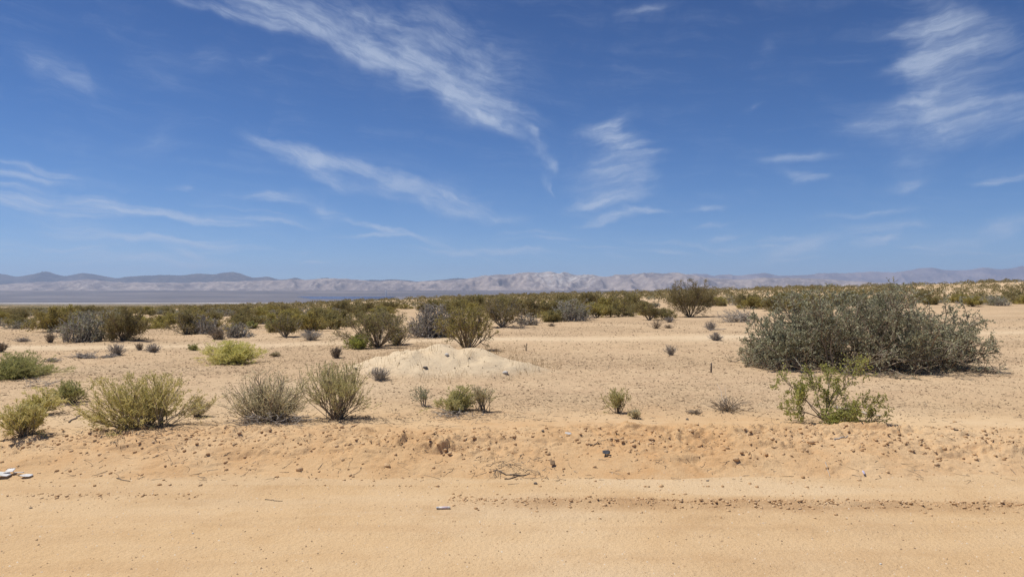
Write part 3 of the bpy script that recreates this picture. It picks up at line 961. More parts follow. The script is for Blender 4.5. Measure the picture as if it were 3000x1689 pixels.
def tuft(rng, w, h, stems=70, amax=60, tsz=0.004, wig=0.16, per=3):
    d, th = fan(rng, stems, amax, 0, 0.8)
    st = np.zeros((stems, 3)); st[:, :2] = rng.normal(size=(stems, 2)) * 0.10
    P0 = grow(rng, st, d, rng.uniform(0.6, 1.0, stems), 4, wig, 0.05)
    P1 = grow(rng, *spawn(rng, P0, per, 0.2, 1.0, 0.5, 0.3, 0.6), 3, wig * 1.3, 0.05)
    P0, P1 = fit([P0, P1], w, h)
    return tubes([(P0, tsz, tsz * 0.5), (P1, tsz * 0.6, tsz * 0.35)]), None


def heap(rng, w, h, stems=80, tsz=0.005, depth=None):
    """loose pile of dead twigs lying over each other"""
    st = np.stack([rng.normal(size=stems) * 0.28, rng.normal(size=stems) * 0.2, rng.uniform(0, 0.35, stems)], 1)
    d = np.stack([rng.normal(size=stems), rng.normal(size=stems), rng.normal(size=stems) * 0.35 + 0.1], 1)
    P0 = grow(rng, st, d, rng.uniform(0.25, 0.8, stems), 4, 0.25, 0.0)
    P1 = grow(rng, *spawn(rng, P0, 3, 0.1, 1.0, 0.8, 0.3, 0.6), 3, 0.3, 0.0)
    P0, P1 = fit([P0, P1], w, h, depth)
    P0[..., 2] = np.maximum(P0[..., 2], 0.0); P1[..., 2] = np.maximum(P1[..., 2], 0.0)
    return tubes([(P0, tsz, tsz * 0.6), (P1, tsz * 0.6, tsz * 0.4)]), None


KINDS = {'creosote': creosote, 'broom': broom, 'thorn': thorn, 'tuft': tuft, 'heap': heap}


def plant(name, label, kind, px, py, wpx, hpx, leaf=None, twig='twig_brown', seed=0, dist=None, cat='shrub', group=None, **kw):
    """one plant: an Empty at its foot, with branches and foliage as parts"""
    if dist is None:
        x, y, z = place(px, py)
    else:
        d = ray(px, py); x, y = d[0] * dist, dist
        z = on_ground(x, y)
    w = wpx * y / F; h = hpx * y / F
    rng = np.random.default_rng(seed + 7)
    tw, lf = KINDS[kind](rng, w, h, **kw)
    root = bpy.data.objects.new(name, None)
    root.empty_display_size = 0.1
    COL.objects.link(root)
    root.location = (x, y, z - 0.01)
    tag(root, label, cat, group)
    add_obj('branches', make_mesh('branches', tw[0], tw[1], (M[twig],)), root)
    if lf is not None and leaf:
        add_obj('foliage', make_mesh('foliage', lf[0], lf[1], (M[leaf],)), root)
    return root


OCC = []   # ground taken by hand-placed plants


def P(*a, **k):
    r = plant(*a, **k)
    OCC.append((r.location.x, r.location.y))
    return r


# --- the roadside row
P('broom_shrub', 'yellow-green broom shrub at the berm edge in the lower left corner', 'broom', 62, 1278, 120, 104, 'leaf_yellow', seed=1, stems=46, q=1.0)
P('broom_shrub', 'small yellow-green shrub just behind the corner broom shrub', 'broom', 125, 1211, 100, 82, 'leaf_yellow', seed=2, stems=38, amax=60)
P('broom_shrub', 'small green upright shrub left of the big yellow-green shrub', 'broom', 207, 1177, 88, 70, 'leaf_green', seed=3, stems=32, amax=58)
P('broom_shrub', 'large bushy yellow-green shrub above the clod bank', 'broom', 418, 1252, 275, 172, 'leaf_yellow', seed=4, stems=105, q=0.8, amax=80, spread=0.7)
P('broom_shrub', 'sparse thin-stemmed shrub beside the large yellow-green shrub', 'broom', 575, 1219, 65, 62, 'leaf_dry', seed=5, stems=22, q=0.6, amax=48)
P('broom_shrub', 'grey-brown half dry broom shrub with fanned bare stems', 'broom', 785, 1232, 225, 155, 'leaf_dry', 'twig_brown', seed=6, stems=110, q=0.12, amax=70, t_leaf=0.6, woody=0.9, spread=0.3)
P('broom_shrub', 'brown-stemmed shrub with pale green tips next to the white sand mound', 'broom', 980, 1228, 205, 180, 'leaf_dryish', 'twig_brown', seed=7, stems=80, q=0.4, amax=60, bare=0.45, t_leaf=0.45, woody=0.85, spread=0.2)
P('dead_branches', 'tangle of dead grey branches lying under the half dry broom shrub', 'heap', 800, 1236, 200, 40, None, 'twig_grey', seed=8, stems=60, cat='dead branches')
P('broom_shrub', 'low green shrub with upright sprigs in front of the sand mound', 'broom', 1335, 1204, 115, 78, 'leaf_dryish', 'twig_dark', seed=9, stems=44, q=1.0, amax=62)
P('broom_shrub', 'thin brown sprig shrub joined to the low green shrub by the mound', 'broom', 1415, 1204, 70, 86, 'leaf_dry', 'twig_dark', seed=10, stems=20, q=0.5, amax=36, bare=0.4)
P('dead_branches', 'dead pale branches under the low green shrub by the mound', 'heap', 1345, 1216, 150, 22, None, 'twig_pale', seed=11, stems=22, cat='dead branches')
P('dry_shrub', 'sparse grey leafless shrub left of the low green shrub', 'broom', 1230, 1190, 60, 66, 'leaf_grey', 'twig_grey', seed=12, stems=10, q=0.4, amax=34, bare=0.3)
P('broom_shrub', 'small lone green shrub on the open sand', 'broom', 1803, 1210, 70, 78, 'leaf_dryish', 'twig_brown', seed=13, stems=24, q=0.6, amax=46, bare=0.3)
P('broom_shrub', 'tiny sprig right of the small lone green shrub', 'broom', 1858, 1226, 32, 30, 'leaf_dry', 'twig_brown', seed=14, stems=12, q=0.5, amax=45)
P('grass_tuft', 'dry grass tuft with tall bent straw stalks on the open sand', 'tuft', 2140, 1203, 120, 40, None, 'twig_brown', seed=15, stems=60, amax=75, cat='grass')
P('grass_tuft', 'small flat grass tuft left of the tall-stalked tuft', 'tuft', 2035, 1211, 50, 14, None, 'twig_brown', seed=16, stems=40, amax=80, cat='grass')
# --- the big thorn shrub on the right
P('thorn_shrub', 'huge grey-green thorny shrub sprawling across the sand', 'thorn', 2518, 1074, 626, 212, 'leaf_grey', 'twig_brown', seed=20, stems=250, q=3.8, lsz=0.040, tsz=0.0075, spread=1.1, per=8, depth=2.6)
# --- middle distance, left
P('broom_shrub', 'dense green shrub cut off by the left picture edge', 'broom', 45, 1106, 200, 78, 'leaf_green', 'twig_dark', seed=21, stems=150, q=1.5, amax=82, lsz=0.035, wid=0.007)
P('broom_shrub', 'rounded yellow-green cushion shrub on a low sand hump', 'broom', 682, 1062, 150, 68, 'leaf_yellow', 'twig_dark', seed=22, stems=140, q=1.6, amax=84, lsz=0.04, wid=0.008)
P('dead_branches', 'pale dead sticks below the dense green edge shrub', 'heap', 130, 1130, 90, 30, None, 'twig_pale', seed=23, stems=22, cat='dead branches')
P('thorn_shrub', 'spiky grey-green thorn shrub with dark base on the left plain', 'thorn', 250, 1000, 150, 86, 'leaf_grey', 'twig_grey', seed=24, stems=60, q=0.9, lsz=0.05, tsz=0.011, per=6)
P('creosote_shrub', 'dark olive creosote right of the spiky thorn shrub', 'creosote', 370, 996, 125, 88, 'leaf_olive', 'twig_dark', seed=25, lsz=0.045, stems=24, q=2.0, tsz=0.010, bare=0.05, amax=76)
P('creosote_shrub', 'golden olive creosote with grey deadwood at its foot', 'creosote', 135, 970, 115, 68, 'leaf_gold', 'twig_dark', seed=26, lsz=0.05, stems=24, q=1.8, tsz=0.011, bare=0.05, amax=74)
P('creosote_shrub', 'dark golden creosote between the two left thorn shrubs', 'creosote', 205, 965, 90, 66, 'leaf_gold', 'twig_dark', seed=27, lsz=0.05, stems=20, q=1.8, tsz=0.011, bare=0.05, amax=72)
P('creosote_shrub', 'olive half of the paired olive and grey shrubs', 'creosote', 552, 980, 90, 64, 'leaf_olive', 'twig_grey', seed=28, lsz=0.045, stems=22, q=1.6, tsz=0.010, bare=0.1, amax=70)
P('thorn_shrub', 'bare grey half of the paired olive and grey shrubs', 'thorn', 603, 978, 82, 52, 'leaf_grey', 'twig_grey', seed=29, stems=50, q=0.3, lsz=0.04, tsz=0.011)
P('dry_shrub', 'brown dry shrub just right of the paired shrubs', 'tuft', 637, 993, 50, 34, None, 'twig_brown', seed=30, stems=70, tsz=0.010)
P('thorn_shrub', 'low dark grey shrub on the sand near the paired shrubs', 'thorn', 700, 988, 82, 42, 'leaf_grey', 'twig_grey', seed=31, stems=46, q=0.5, lsz=0.035, tsz=0.010)
P('broom_shrub', 'little bright green ball shrub behind the low grey shrub', 'broom', 738, 962, 30, 22, 'leaf_green', 'twig_dark', seed=32, stems=50, amax=84, lsz=0.06, wid=0.014)
P('creosote_shrub', 'vase-shaped olive creosote standing clear on the left plain', 'creosote', 907, 977, 62, 60, 'leaf_gold', 'twig_dark', seed=33, lsz=0.045, stems=18, q=1.8, tsz=0.010, amax=52)
P('creosote_shrub', 'grey-green creosote left of the vase-shaped one', 'creosote', 838, 986, 72, 66, 'leaf_olive', 'twig_grey', seed=34, lsz=0.045, stems=20, q=1.4, tsz=0.010, amax=60)
P('broom_shrub', 'small green cushion shrub left of the grey-green creosote', 'broom', 802, 962, 46, 26, 'leaf_green', 'twig_dark', seed=35, stems=60, amax=82, lsz=0.055, wid=0.013)
P('dry_shrub', 'straw-pale dry tuft in front of the vase-shaped creosote', 'tuft', 915, 996, 60, 30, None, 'twig_pale', seed=36, stems=90, tsz=0.008, cat='tuft')
P('dry_tuft', 'dark upright tuft left of the spiky thorn shrub', 'tuft', 148, 1003, 26, 30, None, 'twig_brown', seed=37, stems=60, amax=45, tsz=0.008, cat='tuft')
P('dry_tuft', 'grey twiggy tuft beside the flat twig heap', 'tuft', 340, 1040, 46, 34, None, 'twig_grey', seed=38, stems=80, amax=60, tsz=0.007, cat='tuft')
P('twig_heap', 'flat grey heap of twigs on the left plain', 'heap', 250, 1049, 70, 18, None, 'twig_grey', seed=39, stems=90, tsz=0.008, cat='twig heap')
P('twig_heap', 'small flat twig scatter between the heap and the grey tuft', 'heap', 318, 1048, 45, 14, None, 'twig_grey', seed=40, stems=50, tsz=0.007, cat='twig heap')
P('dry_tuft', 'small dark tuft left of the rounded grey tuft', 'tuft', 408, 1026, 20, 22, None, 'twig_brown', seed=41, stems=50, amax=50, tsz=0.007, cat='tuft')
P('dry_tuft', 'rounded grey tuft right of the small dark tuft', 'tuft', 448, 1031, 36, 26, None, 'twig_grey', seed=42, stems=80, amax=70, tsz=0.007, cat='tuft')
P('dry_tuft', 'greenish small tuft left of the yellow cushion shrub', 'broom', 567, 1026, 26, 20, 'leaf_green', 'twig_dark', seed=43, stems=36, amax=70, lsz=0.03, wid=0.007, cat='tuft')
P('dry_tuft', 'faint green sprout right of the yellow cushion shrub', 'broom', 806, 1044, 26, 16, 'leaf_dry', 'twig_brown', seed=44, stems=20, amax=60, lsz=0.03, wid=0.006, cat='tuft')
P('dry_tuft', 'dark grey tuft just left of the sand mound', 'tuft', 985, 1048, 32, 34, None, 'twig_dark', seed=45, stems=80, amax=45, tsz=0.006, cat='tuft')
P('dry_tuft', 'brown tuft at the left picture edge above the dense green shrub', 'tuft', 2, 1030, 34, 30, None, 'twig_brown', seed=46, stems=60, amax=45, tsz=0.007, cat='tuft')
P('dry_tuft', 'flat grey tuft right of the dense green edge shrub', 'tuft', 152, 1058, 46, 12, None, 'twig_grey', seed=47, stems=60, amax=82, tsz=0.006, cat='tuft')
P('dry_tuft', 'low grey tuft at the far left below the golden creosotes', 'tuft', 70, 1000, 40, 14, None, 'twig_grey', seed=48, stems=60, amax=75, tsz=0.007, cat='tuft')
# --- middle distance, centre
P('creosote_shrub', 'broad open olive creosote behind the left foot of the mound', 'creosote', 1090, 1014, 190, 98, 'leaf_olive', 'twig_brown', seed=50, lsz=0.035, stems=34, q=1.3, tsz=0.010, amax=70, bare=0.3)
P('broom_shrub', 'vivid green small shrub tucked under the broad olive creosote', 'broom', 1050, 1022, 70, 46, 'leaf_vivid', 'twig_dark', seed=51, stems=60, amax=74, lsz=0.035, wid=0.012)
P('dry_shrub', 'brown dry shrub at the right side of the broad olive creosote', 'tuft', 1163, 1009, 62, 54, None, 'twig_brown', seed=52, stems=120, amax=58, tsz=0.008)
P('thorn_shrub', 'bare grey tangled dome shrub left of the yellow-tipped creosote', 'thorn', 1262, 983, 138, 90, 'leaf_grey', 'twig_grey', seed=53, stems=100, q=0.25, lsz=0.04, tsz=0.011, per=8)
P('creosote_shrub', 'tall yellow-tipped creosote standing behind the sand mound', 'creosote', 1363, 1024, 145, 128, 'leaf_gold', 'twig_brown', seed=54, dist=17.2, lsz=0.032, stems=26, q=1.8, tsz=0.011, amax=50, bare=0.35)
P('creosote_shrub', 'wide olive creosote right of and behind the yellow-tipped one', 'creosote', 1468, 957, 125, 80, 'leaf_olive', 'twig_grey', seed=55, lsz=0.05, stems=24, q=1.6, tsz=0.012, amax=62, bare=0.2)
P('thorn_shrub', 'rounded grey saltbush at the edge of the open sand', 'thorn', 1675, 939, 115, 60, 'leaf_grey', 'twig_grey', seed=56, stems=70, q=1.0, lsz=0.05, tsz=0.011, per=7)
P('creosote_shrub', 'rounded olive creosote on the rise right of the grey saltbush', 'creosote', 1822, 899, 90, 42, 'leaf_olive', 'twig_dark', seed=57, lsz=0.06, stems=22, q=2.0, tsz=0.012, amax=78, bare=0.05)
P('creosote_shrub', 'small vase creosote at the far edge of the open sand', 'creosote', 1906, 938, 62, 44, 'leaf_olive', 'twig_brown', seed=58, lsz=0.045, stems=18, q=1.4, tsz=0.010, amax=60)
P('dry_tuft', 'spiky dry tuft in front of the small vase creosote', 'tuft', 1918, 962, 38, 24, None, 'twig_brown', seed=59, stems=40, amax=62, tsz=0.007, cat='tuft')
P('dry_tuft', 'pale grey tuft left of the tall willowy shrub', 'tuft', 1962, 944, 28, 18, None, 'twig_grey', seed=60, stems=60, amax=70, tsz=0.008, cat='tuft')
P('dry_tuft', 'low dark tuft under the tall willowy shrub', 'tuft', 1958, 961, 28, 12, None, 'twig_brown', seed=61, stems=50, amax=72, tsz=0.007, cat='tuft')
P('dry_tuft', 'whitish feathery tuft alone on the gravelly sand', 'tuft', 1965, 1040, 34, 32, None, 'twig_pale', seed=62, stems=60, amax=55, tsz=0.005, cat='tuft')
P('dry_tuft', 'white feathery tuft at the left foot of the sand mound', 'tuft', 1112, 1112, 56, 38, None, 'twig_pale', seed=63, stems=110, amax=70, tsz=0.004, cat='tuft')
P('creosote_shrub', 'tall willowy grey-green shrub beside the dead twig pile', 'creosote', 2020, 928, 145, 104, 'leaf_olive', 'twig_dark', seed=64, lsz=0.05, stems=34, q=2.6, tsz=0.011, amax=68, bare=0.08)
P('twig_heap', 'pale pile of dead branches left of the huge thorny shrub', 'heap', 2160, 943, 110, 38, None, 'twig_pale', seed=65, stems=160, tsz=0.011, cat='twig heap')
P('dry_tuft', 'round grey tuft above the pale stick on the sand', 'tuft', 2082, 965, 34, 24, None, 'twig_grey', seed=66, stems=80, amax=75, tsz=0.007, cat='tuft')
P('dry_tuft', 'round grey tuft below the pale stick on the sand', 'tuft', 2098, 997, 38, 24, None, 'twig_grey', seed=67, stems=80, amax=75, tsz=0.007, cat='tuft')
P('creosote_shrub', 'small olive creosote behind the dead branch pile', 'creosote', 2200, 904, 62, 32, 'leaf_gold', 'twig_dark', seed=68, lsz=0.06, stems=20, q=1.8, tsz=0.011, amax=72, bare=0.1)
P('dry_tuft', 'low dark tuft on the sand right of the wide olive creosote', 'tuft', 1614, 955, 28, 10, None, 'twig_brown', seed=69, stems=50, amax=78, tsz=0.007, cat='tuft')
P('thorn_shrub', 'low grey saltbush trailing right from the wide olive creosote', 'thorn', 1545, 952, 70, 34, 'leaf_grey', 'twig_grey', seed=70, stems=44, q=0.4, lsz=0.04, tsz=0.010)
P('dry_tuft', 'lone thin dark sprig on the gravelly sand behind the mound', 'tuft', 1540, 1027, 10, 24, None, 'twig_dark', seed=71, stems=5, amax=25, tsz=0.007, cat='tuft')
P('thorn_shrub', 'pale grey shrub on the rise past the huge thorny shrub', 'thorn', 2850, 892, 75, 24, 'leaf_grey', 'twig_pale', seed=72, stems=44, q=0.6, lsz=0.06, tsz=0.011)
P('thorn_shrub', 'darker grey shrub right of the pale grey one on the rise', 'thorn', 2925, 895, 56, 28, 'leaf_grey', 'twig_grey', seed=73, stems=44, q=0.9, lsz=0.06, tsz=0.011)
P('creosote_shrub', 'olive creosote at the right picture edge above the sand', 'creosote', 2965, 878, 50, 26, 'leaf_olive', 'twig_dark', seed=74, lsz=0.07, stems=20, q=1.6, tsz=0.012, amax=76, bare=0.05)


# --- the sprawling creosote sapling in front of the big thorn shrub
def sapling():
    x, y, z = place(2412, 1236)
    rng = np.random.default_rng(5)
    dirs = np.array([(0.80, 0.10, 0.78), (0.66, 0.3, 0.9), (0.95, -0.2, 0.55), (0.40, 0.2, 1.0), (-0.50, 0.15, 0.85), (-0.62, -0.1, 0.62), (-0.20, 0.1, 1.0), (1.0, -0.10, 0.16), (0.9, 0.2, 0.25),
                     (0.25, -0.9, 0.10), (0.7, -0.7, 0.12), (-0.3, -0.9, 0.12), (-0.75, 0.3, 0.4)])
    lens = np.array([0.70, 0.62, 0.62, 0.40, 0.64, 0.48, 0.45, 0.66, 0.60, 0.28, 0.40, 0.32, 0.46])
    st = np.zeros((len(dirs), 3)); st[:, 2] = 0.02
    P0 = grow(rng, st, dirs, lens, 7, 0.13, 0.02)
    P1 = grow(rng, *spawn(rng, P0, 10, 0.45, 1.0, 0.70, 0.28, 0.50), 4, 0.22, 0.03)
    P2 = grow(rng, *spawn(rng, P1, 8, 0.15, 1.0, 0.8, 0.35, 0.7), 3, 0.22, 0.0)
    for Q in (P0, P1, P2):
        Q[..., 2] = np.maximum(Q[..., 2], 0.0) * 1.14
        Q[..., 0] *= 0.86
    tw = merge(tubes([(P0, 0.009, 0.0035), (P1, 0.004, 0.002)]), ribbons(P2, 0.0022, 0.0013))
    p, dd = along(rng, P2, 7, 0.1, 1.05)
    p = p + rng.normal(size=p.shape) * 0.010
    lf = leaves(rng, p, dd, 0.026, 0.016, 0.9)
    root = bpy.data.objects.new('creosote_sapling', None)
    COL.objects.link(root)
    root.location = (x, y, z)
    tag(root, 'wispy sprawling creosote sapling in front of the huge thorny shrub', 'shrub')
    add_obj('branches', make_mesh('branches', tw[0], tw[1], (M['twig_brown'],)), root)
    add_obj('foliage', make_mesh('foliage', lf[0], lf[1], (M['leaf_vivid'],)), root)


sapling()


# ------------------------------------------------------------------ scrub out to the rise
def joined(tw, lf, leafmat, twigmat, name):
    v = np.concatenate([tw[0], lf[0]]) if lf is not None else tw[0]
    f = np.concatenate([tw[1], lf[1] + len(tw[0])]) if lf is not None else tw[1]
    mi = np.concatenate([np.zeros(len(tw[1]), int), np.ones(len(lf[1]), int)]) if lf is not None else np.zeros(len(tw[1]), int)
    return make_mesh(name, v, f, (M[twigmat], M[leafmat or 'leaf_grey']), mat_index=mi)


def scrub():
    rng = np.random.default_rng(77)
    protos = []
    for i in range(7):
        w, h = [(1.7, 0.85), (1.4, 0.95), (1.9, 0.9), (1.3, 0.8), (1.6, 1.05), (1.1, 0.7), (1.8, 0.75)][i]
        tw, lf = creosote(np.random.default_rng(200 + i), w, h, q=1.6, amax=66 + 2 * i, bare=0.1, lsz=0.075, stems=16, tsz=0.012)
        protos.append((joined(tw, lf, 'leaf_olive' if i % 3 else 'leaf_gold', 'twig_dark', 'creosote_shrub'), 'creosote_shrub', 'olive'))
    for i in range(4):
        w, h = [(1.3, 0.62), (1.0, 0.5), (1.6, 0.75), (0.8, 0.45)][i]
        tw, lf = thorn(np.random.default_rng(230 + i), w, h, stems=30, q=0.8, lsz=0.06, tsz=0.012, per=5)
        protos.append((joined(tw, lf, 'leaf_grey', 'twig_grey', 'grey_shrub'), 'grey_shrub', 'grey'))
    WHAT = {'olive': 'olive creosote shrub', 'grey': 'low grey saltbush'}

    def where(px, yy):
        side = 'under the dark ridge' if px < 800 else 'behind the sand mound' if px < 1560 else 'left of the huge shrub' if px < 2200 else 'behind the huge shrub'
        row = 'front rows' if yy < 42 else 'middle rows' if yy < 62 else 'far rows'
        return row + ' of scrub ' + side
    # scatter
    pts = []
    ymin_px = [(-900, 27), (0, 27), (500, 27), (1000, 25), (1450, 26), (1560, 33), (2100, 38), (2400, 42), (2700, 50), (3000, 50), (3900, 54)]
    n = 60000
    near = np.arange(n) % 3 == 0
    Y = np.sqrt(np.where(near, rng.uniform(24 ** 2, 72 ** 2, n), rng.uniform(60 ** 2, 168 ** 2, n)))
    A = rng.uniform(-0.86, 0.86, n)
    X = A * Y
    ym = np.interp(1500 + A * F, [p[0] for p in ymin_px], [p[1] for p in ymin_px])
    cl = fbm(X * 0.11, Y * 0.055, 3, 303)
    ok = (rng.uniform(0, 1, n) < np.where(Y < 62, 0.42, 1.0)) & (Y > ym * (0.97 + 0.75 * rng.uniform(0, 1, n) ** 1.6)) & (cl > -0.26 + rng.uniform(-0.12, 0.12, n))
    oc = np.array(OCC)
    ok &= np.min((X[:, None] - oc[None, :, 0]) ** 2 + (Y[:, None] - oc[None, :, 1]) ** 2, 1) > 1.1 ** 2
    cell = {}
    for xx, yy in zip(X[ok], Y[ok]):
        md = 1.15 if yy < 80 else 1.6
        k = (int(xx // 2.5), int(yy // 2.5))
        if any((xx - q[0]) ** 2 + (yy - q[1]) ** 2 < md * md for i in (-1, 0, 1) for j in (-1, 0, 1) for q in cell.get((k[0] + i, k[1] + j), ())):
            continue
        cell.setdefault(k, []).append((xx, yy))
        pts.append((float(xx), float(yy)))
        if len(pts) >= 3300:
            break
    # left: shrubs scattered down the flats beyond
    for _ in range(1300):
        yy = rng.uniform(168, 620)
        a = rng.uniform(-0.86, 0.02)
        pts.append((a * yy, yy))
    pts.sort(key=lambda p: p[1])
    zs = ground_z(np.array([p[0] for p in pts]), np.array([p[1] for p in pts]))
    n_ind = 300
    inview = 0
    rest = []
    counts = {'olive': 0, 'grey': 0}
    for (xx, yy), zz in zip(pts, zs):
        grey = rng.uniform() < (0.34 if yy < 60 else 0.16)
        kind = 'grey' if grey else 'olive'
        i = int(rng.integers(7, 11)) if grey else int(rng.integers(0, 7))
        s = (0.42 + 0.72 * rng.uniform() ** 0.9) * (0.80 if xx < -0.1 * yy else 1.0)
        rz = rng.uniform(0, 6.28)
        vis = abs(xx / yy) < 0.75
        if counts[kind] < (230 if kind == 'olive' else 90) and vis:
            counts[kind] += 1
            me, nm, kd = protos[i]
            o = add_obj(nm, me, None, (xx, yy, zz - 0.03), rz, (s, s, s * rng.uniform(0.85, 1.1)))
            wh = where(1500 + xx / yy * F, yy)
            tag(o, WHAT[kd] + ' in the ' + wh, 'shrub', ('olive shrubs in the ' if kd == 'olive' else 'grey saltbushes in the ') + wh)
        else:
            rest.append((xx, yy, zz, s, rz, grey))
    # the far rest, one mass, light shrubs made of coarse leaf clumps
    lows = []
    for i in range(5):
        r = np.random.default_rng(400 + i)
        n = 84
        d, th = fan(r, n, 85, 0, 0.6)
        rad = r.uniform(0.45, 1.0, n) ** 0.6
        p = d * rad[:, None] * np.array([0.95, 0.95, 0.85]) + np.array([0, 0, 0.08])
        v, f = leaves(r, p, d, 0.33, 0.24, 0.9)
        lows.append((v.reshape(-1, 4, 3)[:, [0, 1, 3]].reshape(-1, 3) + 0, np.arange(n * 3).reshape(n, 3)))
    for kind, leafm in ((0, 'leaf_far'), (1, 'leaf_grey')):
        V = []; Fc = []; off = 0
        for (xx, yy, zz, s, rz, grey) in rest:
            if int(grey) != kind:
                continue
            v, f = lows[int(rng.integers(0, 5))]
            c, sn = math.cos(rz), math.sin(rz)
            q = v * s * (0.55 if grey else 0.86)
            q = np.stack([q[:, 0] * c - q[:, 1] * sn + xx, q[:, 0] * sn + q[:, 1] * c + yy, q[:, 2] + zz], 1)
            V.append(q); Fc.append(f + off); off += len(v)
        me = make_mesh('distant_scrub', np.concatenate(V), np.concatenate(Fc), (M[leafm],))
        tag(add_obj('distant_scrub', me), ('dense olive scrub fading along the skyline rise', 'grey brush mixed into the skyline scrub')[kind], 'scrub', kind='stuff')


scrub()


# ------------------------------------------------------------------ loose soil, clods, debris
def ico(sub, rng, jitter, squash=(1, 1, 0.7)):
    import bmesh
    bm = bmesh.new()
    bmesh.ops.create_icosphere(bm, subdivisions=sub, radius=1.0)
    v = np.array([p.co[:] for p in bm.verts])
    f = np.array([[q.index for q in p.verts] for p in bm.faces])
    bm.free()
    n = fbm(v[:, 0] * 1.6 + rng.uniform(0, 90), v[:, 1] * 1.6 + v[:, 2] * 1.3 + rng.uniform(0, 90), 3, 7)
    v = v * (1 + jitter * n + 0.25 * jitter * rng.normal(size=len(v)))[:, None] * np.array(squash)
    return v, f


def clods():
    rng = np.random.default_rng(11)
    meshes = []
    for i in range(9):
        v, f = ico(2 if i < 3 else 1, rng, 0.9, (1, rng.uniform(0.55, 0.95), rng.uniform(0.42, 0.65)))
        meshes.append(make_mesh('dirt_clod', v, f, (M['clod'],)))
    n = 0
    while n < 260:
        x = rng.uniform(-5.9, 5.9); y = rng.normal(6.92, 0.27)
        if not 6.15 < y < 7.7 or abs(x / y) > 0.74:
            continue
        dens = float(fbm(np.array([x * 0.7]), np.array([y * 0.9]), 2, 47)[0])
        if dens < -0.25 and rng.uniform() < 0.6:
            continue
        s = 0.011 + 0.027 * rng.uniform() ** 2.6
        z = on_ground(x, y)
        o = add_obj('dirt_clod', meshes[int(rng.integers(0, 9))], None, (x, y, z - s * 0.05), rng.uniform(0, 6.28), (s, s, s))
        o.rotation_euler = (rng.uniform(-0.4, 0.4), rng.uniform(-0.4, 0.4), rng.uniform(0, 6.28))
        px = 1500 + x / y * F
        nb = 'below the corner broom shrubs' if px < 280 else 'below the large yellow-green shrub' if px < 620 else 'below the half dry shrub pair' if px < 1120 else \
            'below the low green shrub' if px < 1600 else 'below the small lone shrub' if px < 1950 else 'below the dry grass tuft' if px < 2260 else 'below the creosote sapling' if px < 2640 else 'at the right-hand end'
        ht = 'upper' if y > 6.9 else 'lower'
        tag(o, 'brown dirt clod on the ' + ht + ' roadside bank ' + nb, 'clod', 'dirt clods on the ' + ht + ' bank ' + nb)
        n += 1


def scatter_stuff(name, label, cat, mat, pts, sizes, rng, squash=(1, 0.8, 0.6), elong=None, sub=1):
    protos = []
    for i in range(6):
        if sub == 0:
            v = np.array([(1, 0, -0.4), (0, 1, -0.4), (-1, 0, -0.4), (0, -1, -0.4), (0.1, 0, 1.0)]) * np.array(squash) * (1 + 0.3 * rng.normal(size=(5, 1)))
            f = np.array([(0, 1, 4), (1, 2, 4), (2, 3, 4), (3, 0, 4)])
        else:
            v, f = ico(sub, rng, 0.5, squash)
        protos.append((v, f))
    pick = rng.integers(0, 6, len(pts))
    V = []; Fc = []; off = 0
    for k in range(6):
        idx = np.nonzero(pick == k)[0]
        v, f = protos[k]
        n = len(idx)
        if n == 0:
            continue
        a = rng.uniform(0, 6.28, n)
        c, s = np.cos(a), np.sin(a)
        sc = sizes[idx]
        ex = np.ones(n) if elong is None else rng.uniform(1, elong, n)
        vx = v[None, :, 0] * (sc * ex)[:, None]; vy = v[None, :, 1] * sc[:, None]; vz = v[None, :, 2] * sc[:, None]
        q = np.stack([vx * c[:, None] - vy * s[:, None] + pts[idx, 0:1], vx * s[:, None] + vy * c[:, None] + pts[idx, 1:2], vz + pts[idx, 2:3] + sc[:, None] * 0.15], -1)
        V.append(q.reshape(-1, 3))
        Fc.append((f[None] + (np.arange(n) * len(v))[:, None, None] + off).reshape(-1, 3))
        off += n * len(v)
    me = make_mesh(name, np.concatenate(V), np.concatenate(Fc), (M[mat],))
    tag(add_obj(name, me), label, cat, kind='stuff')


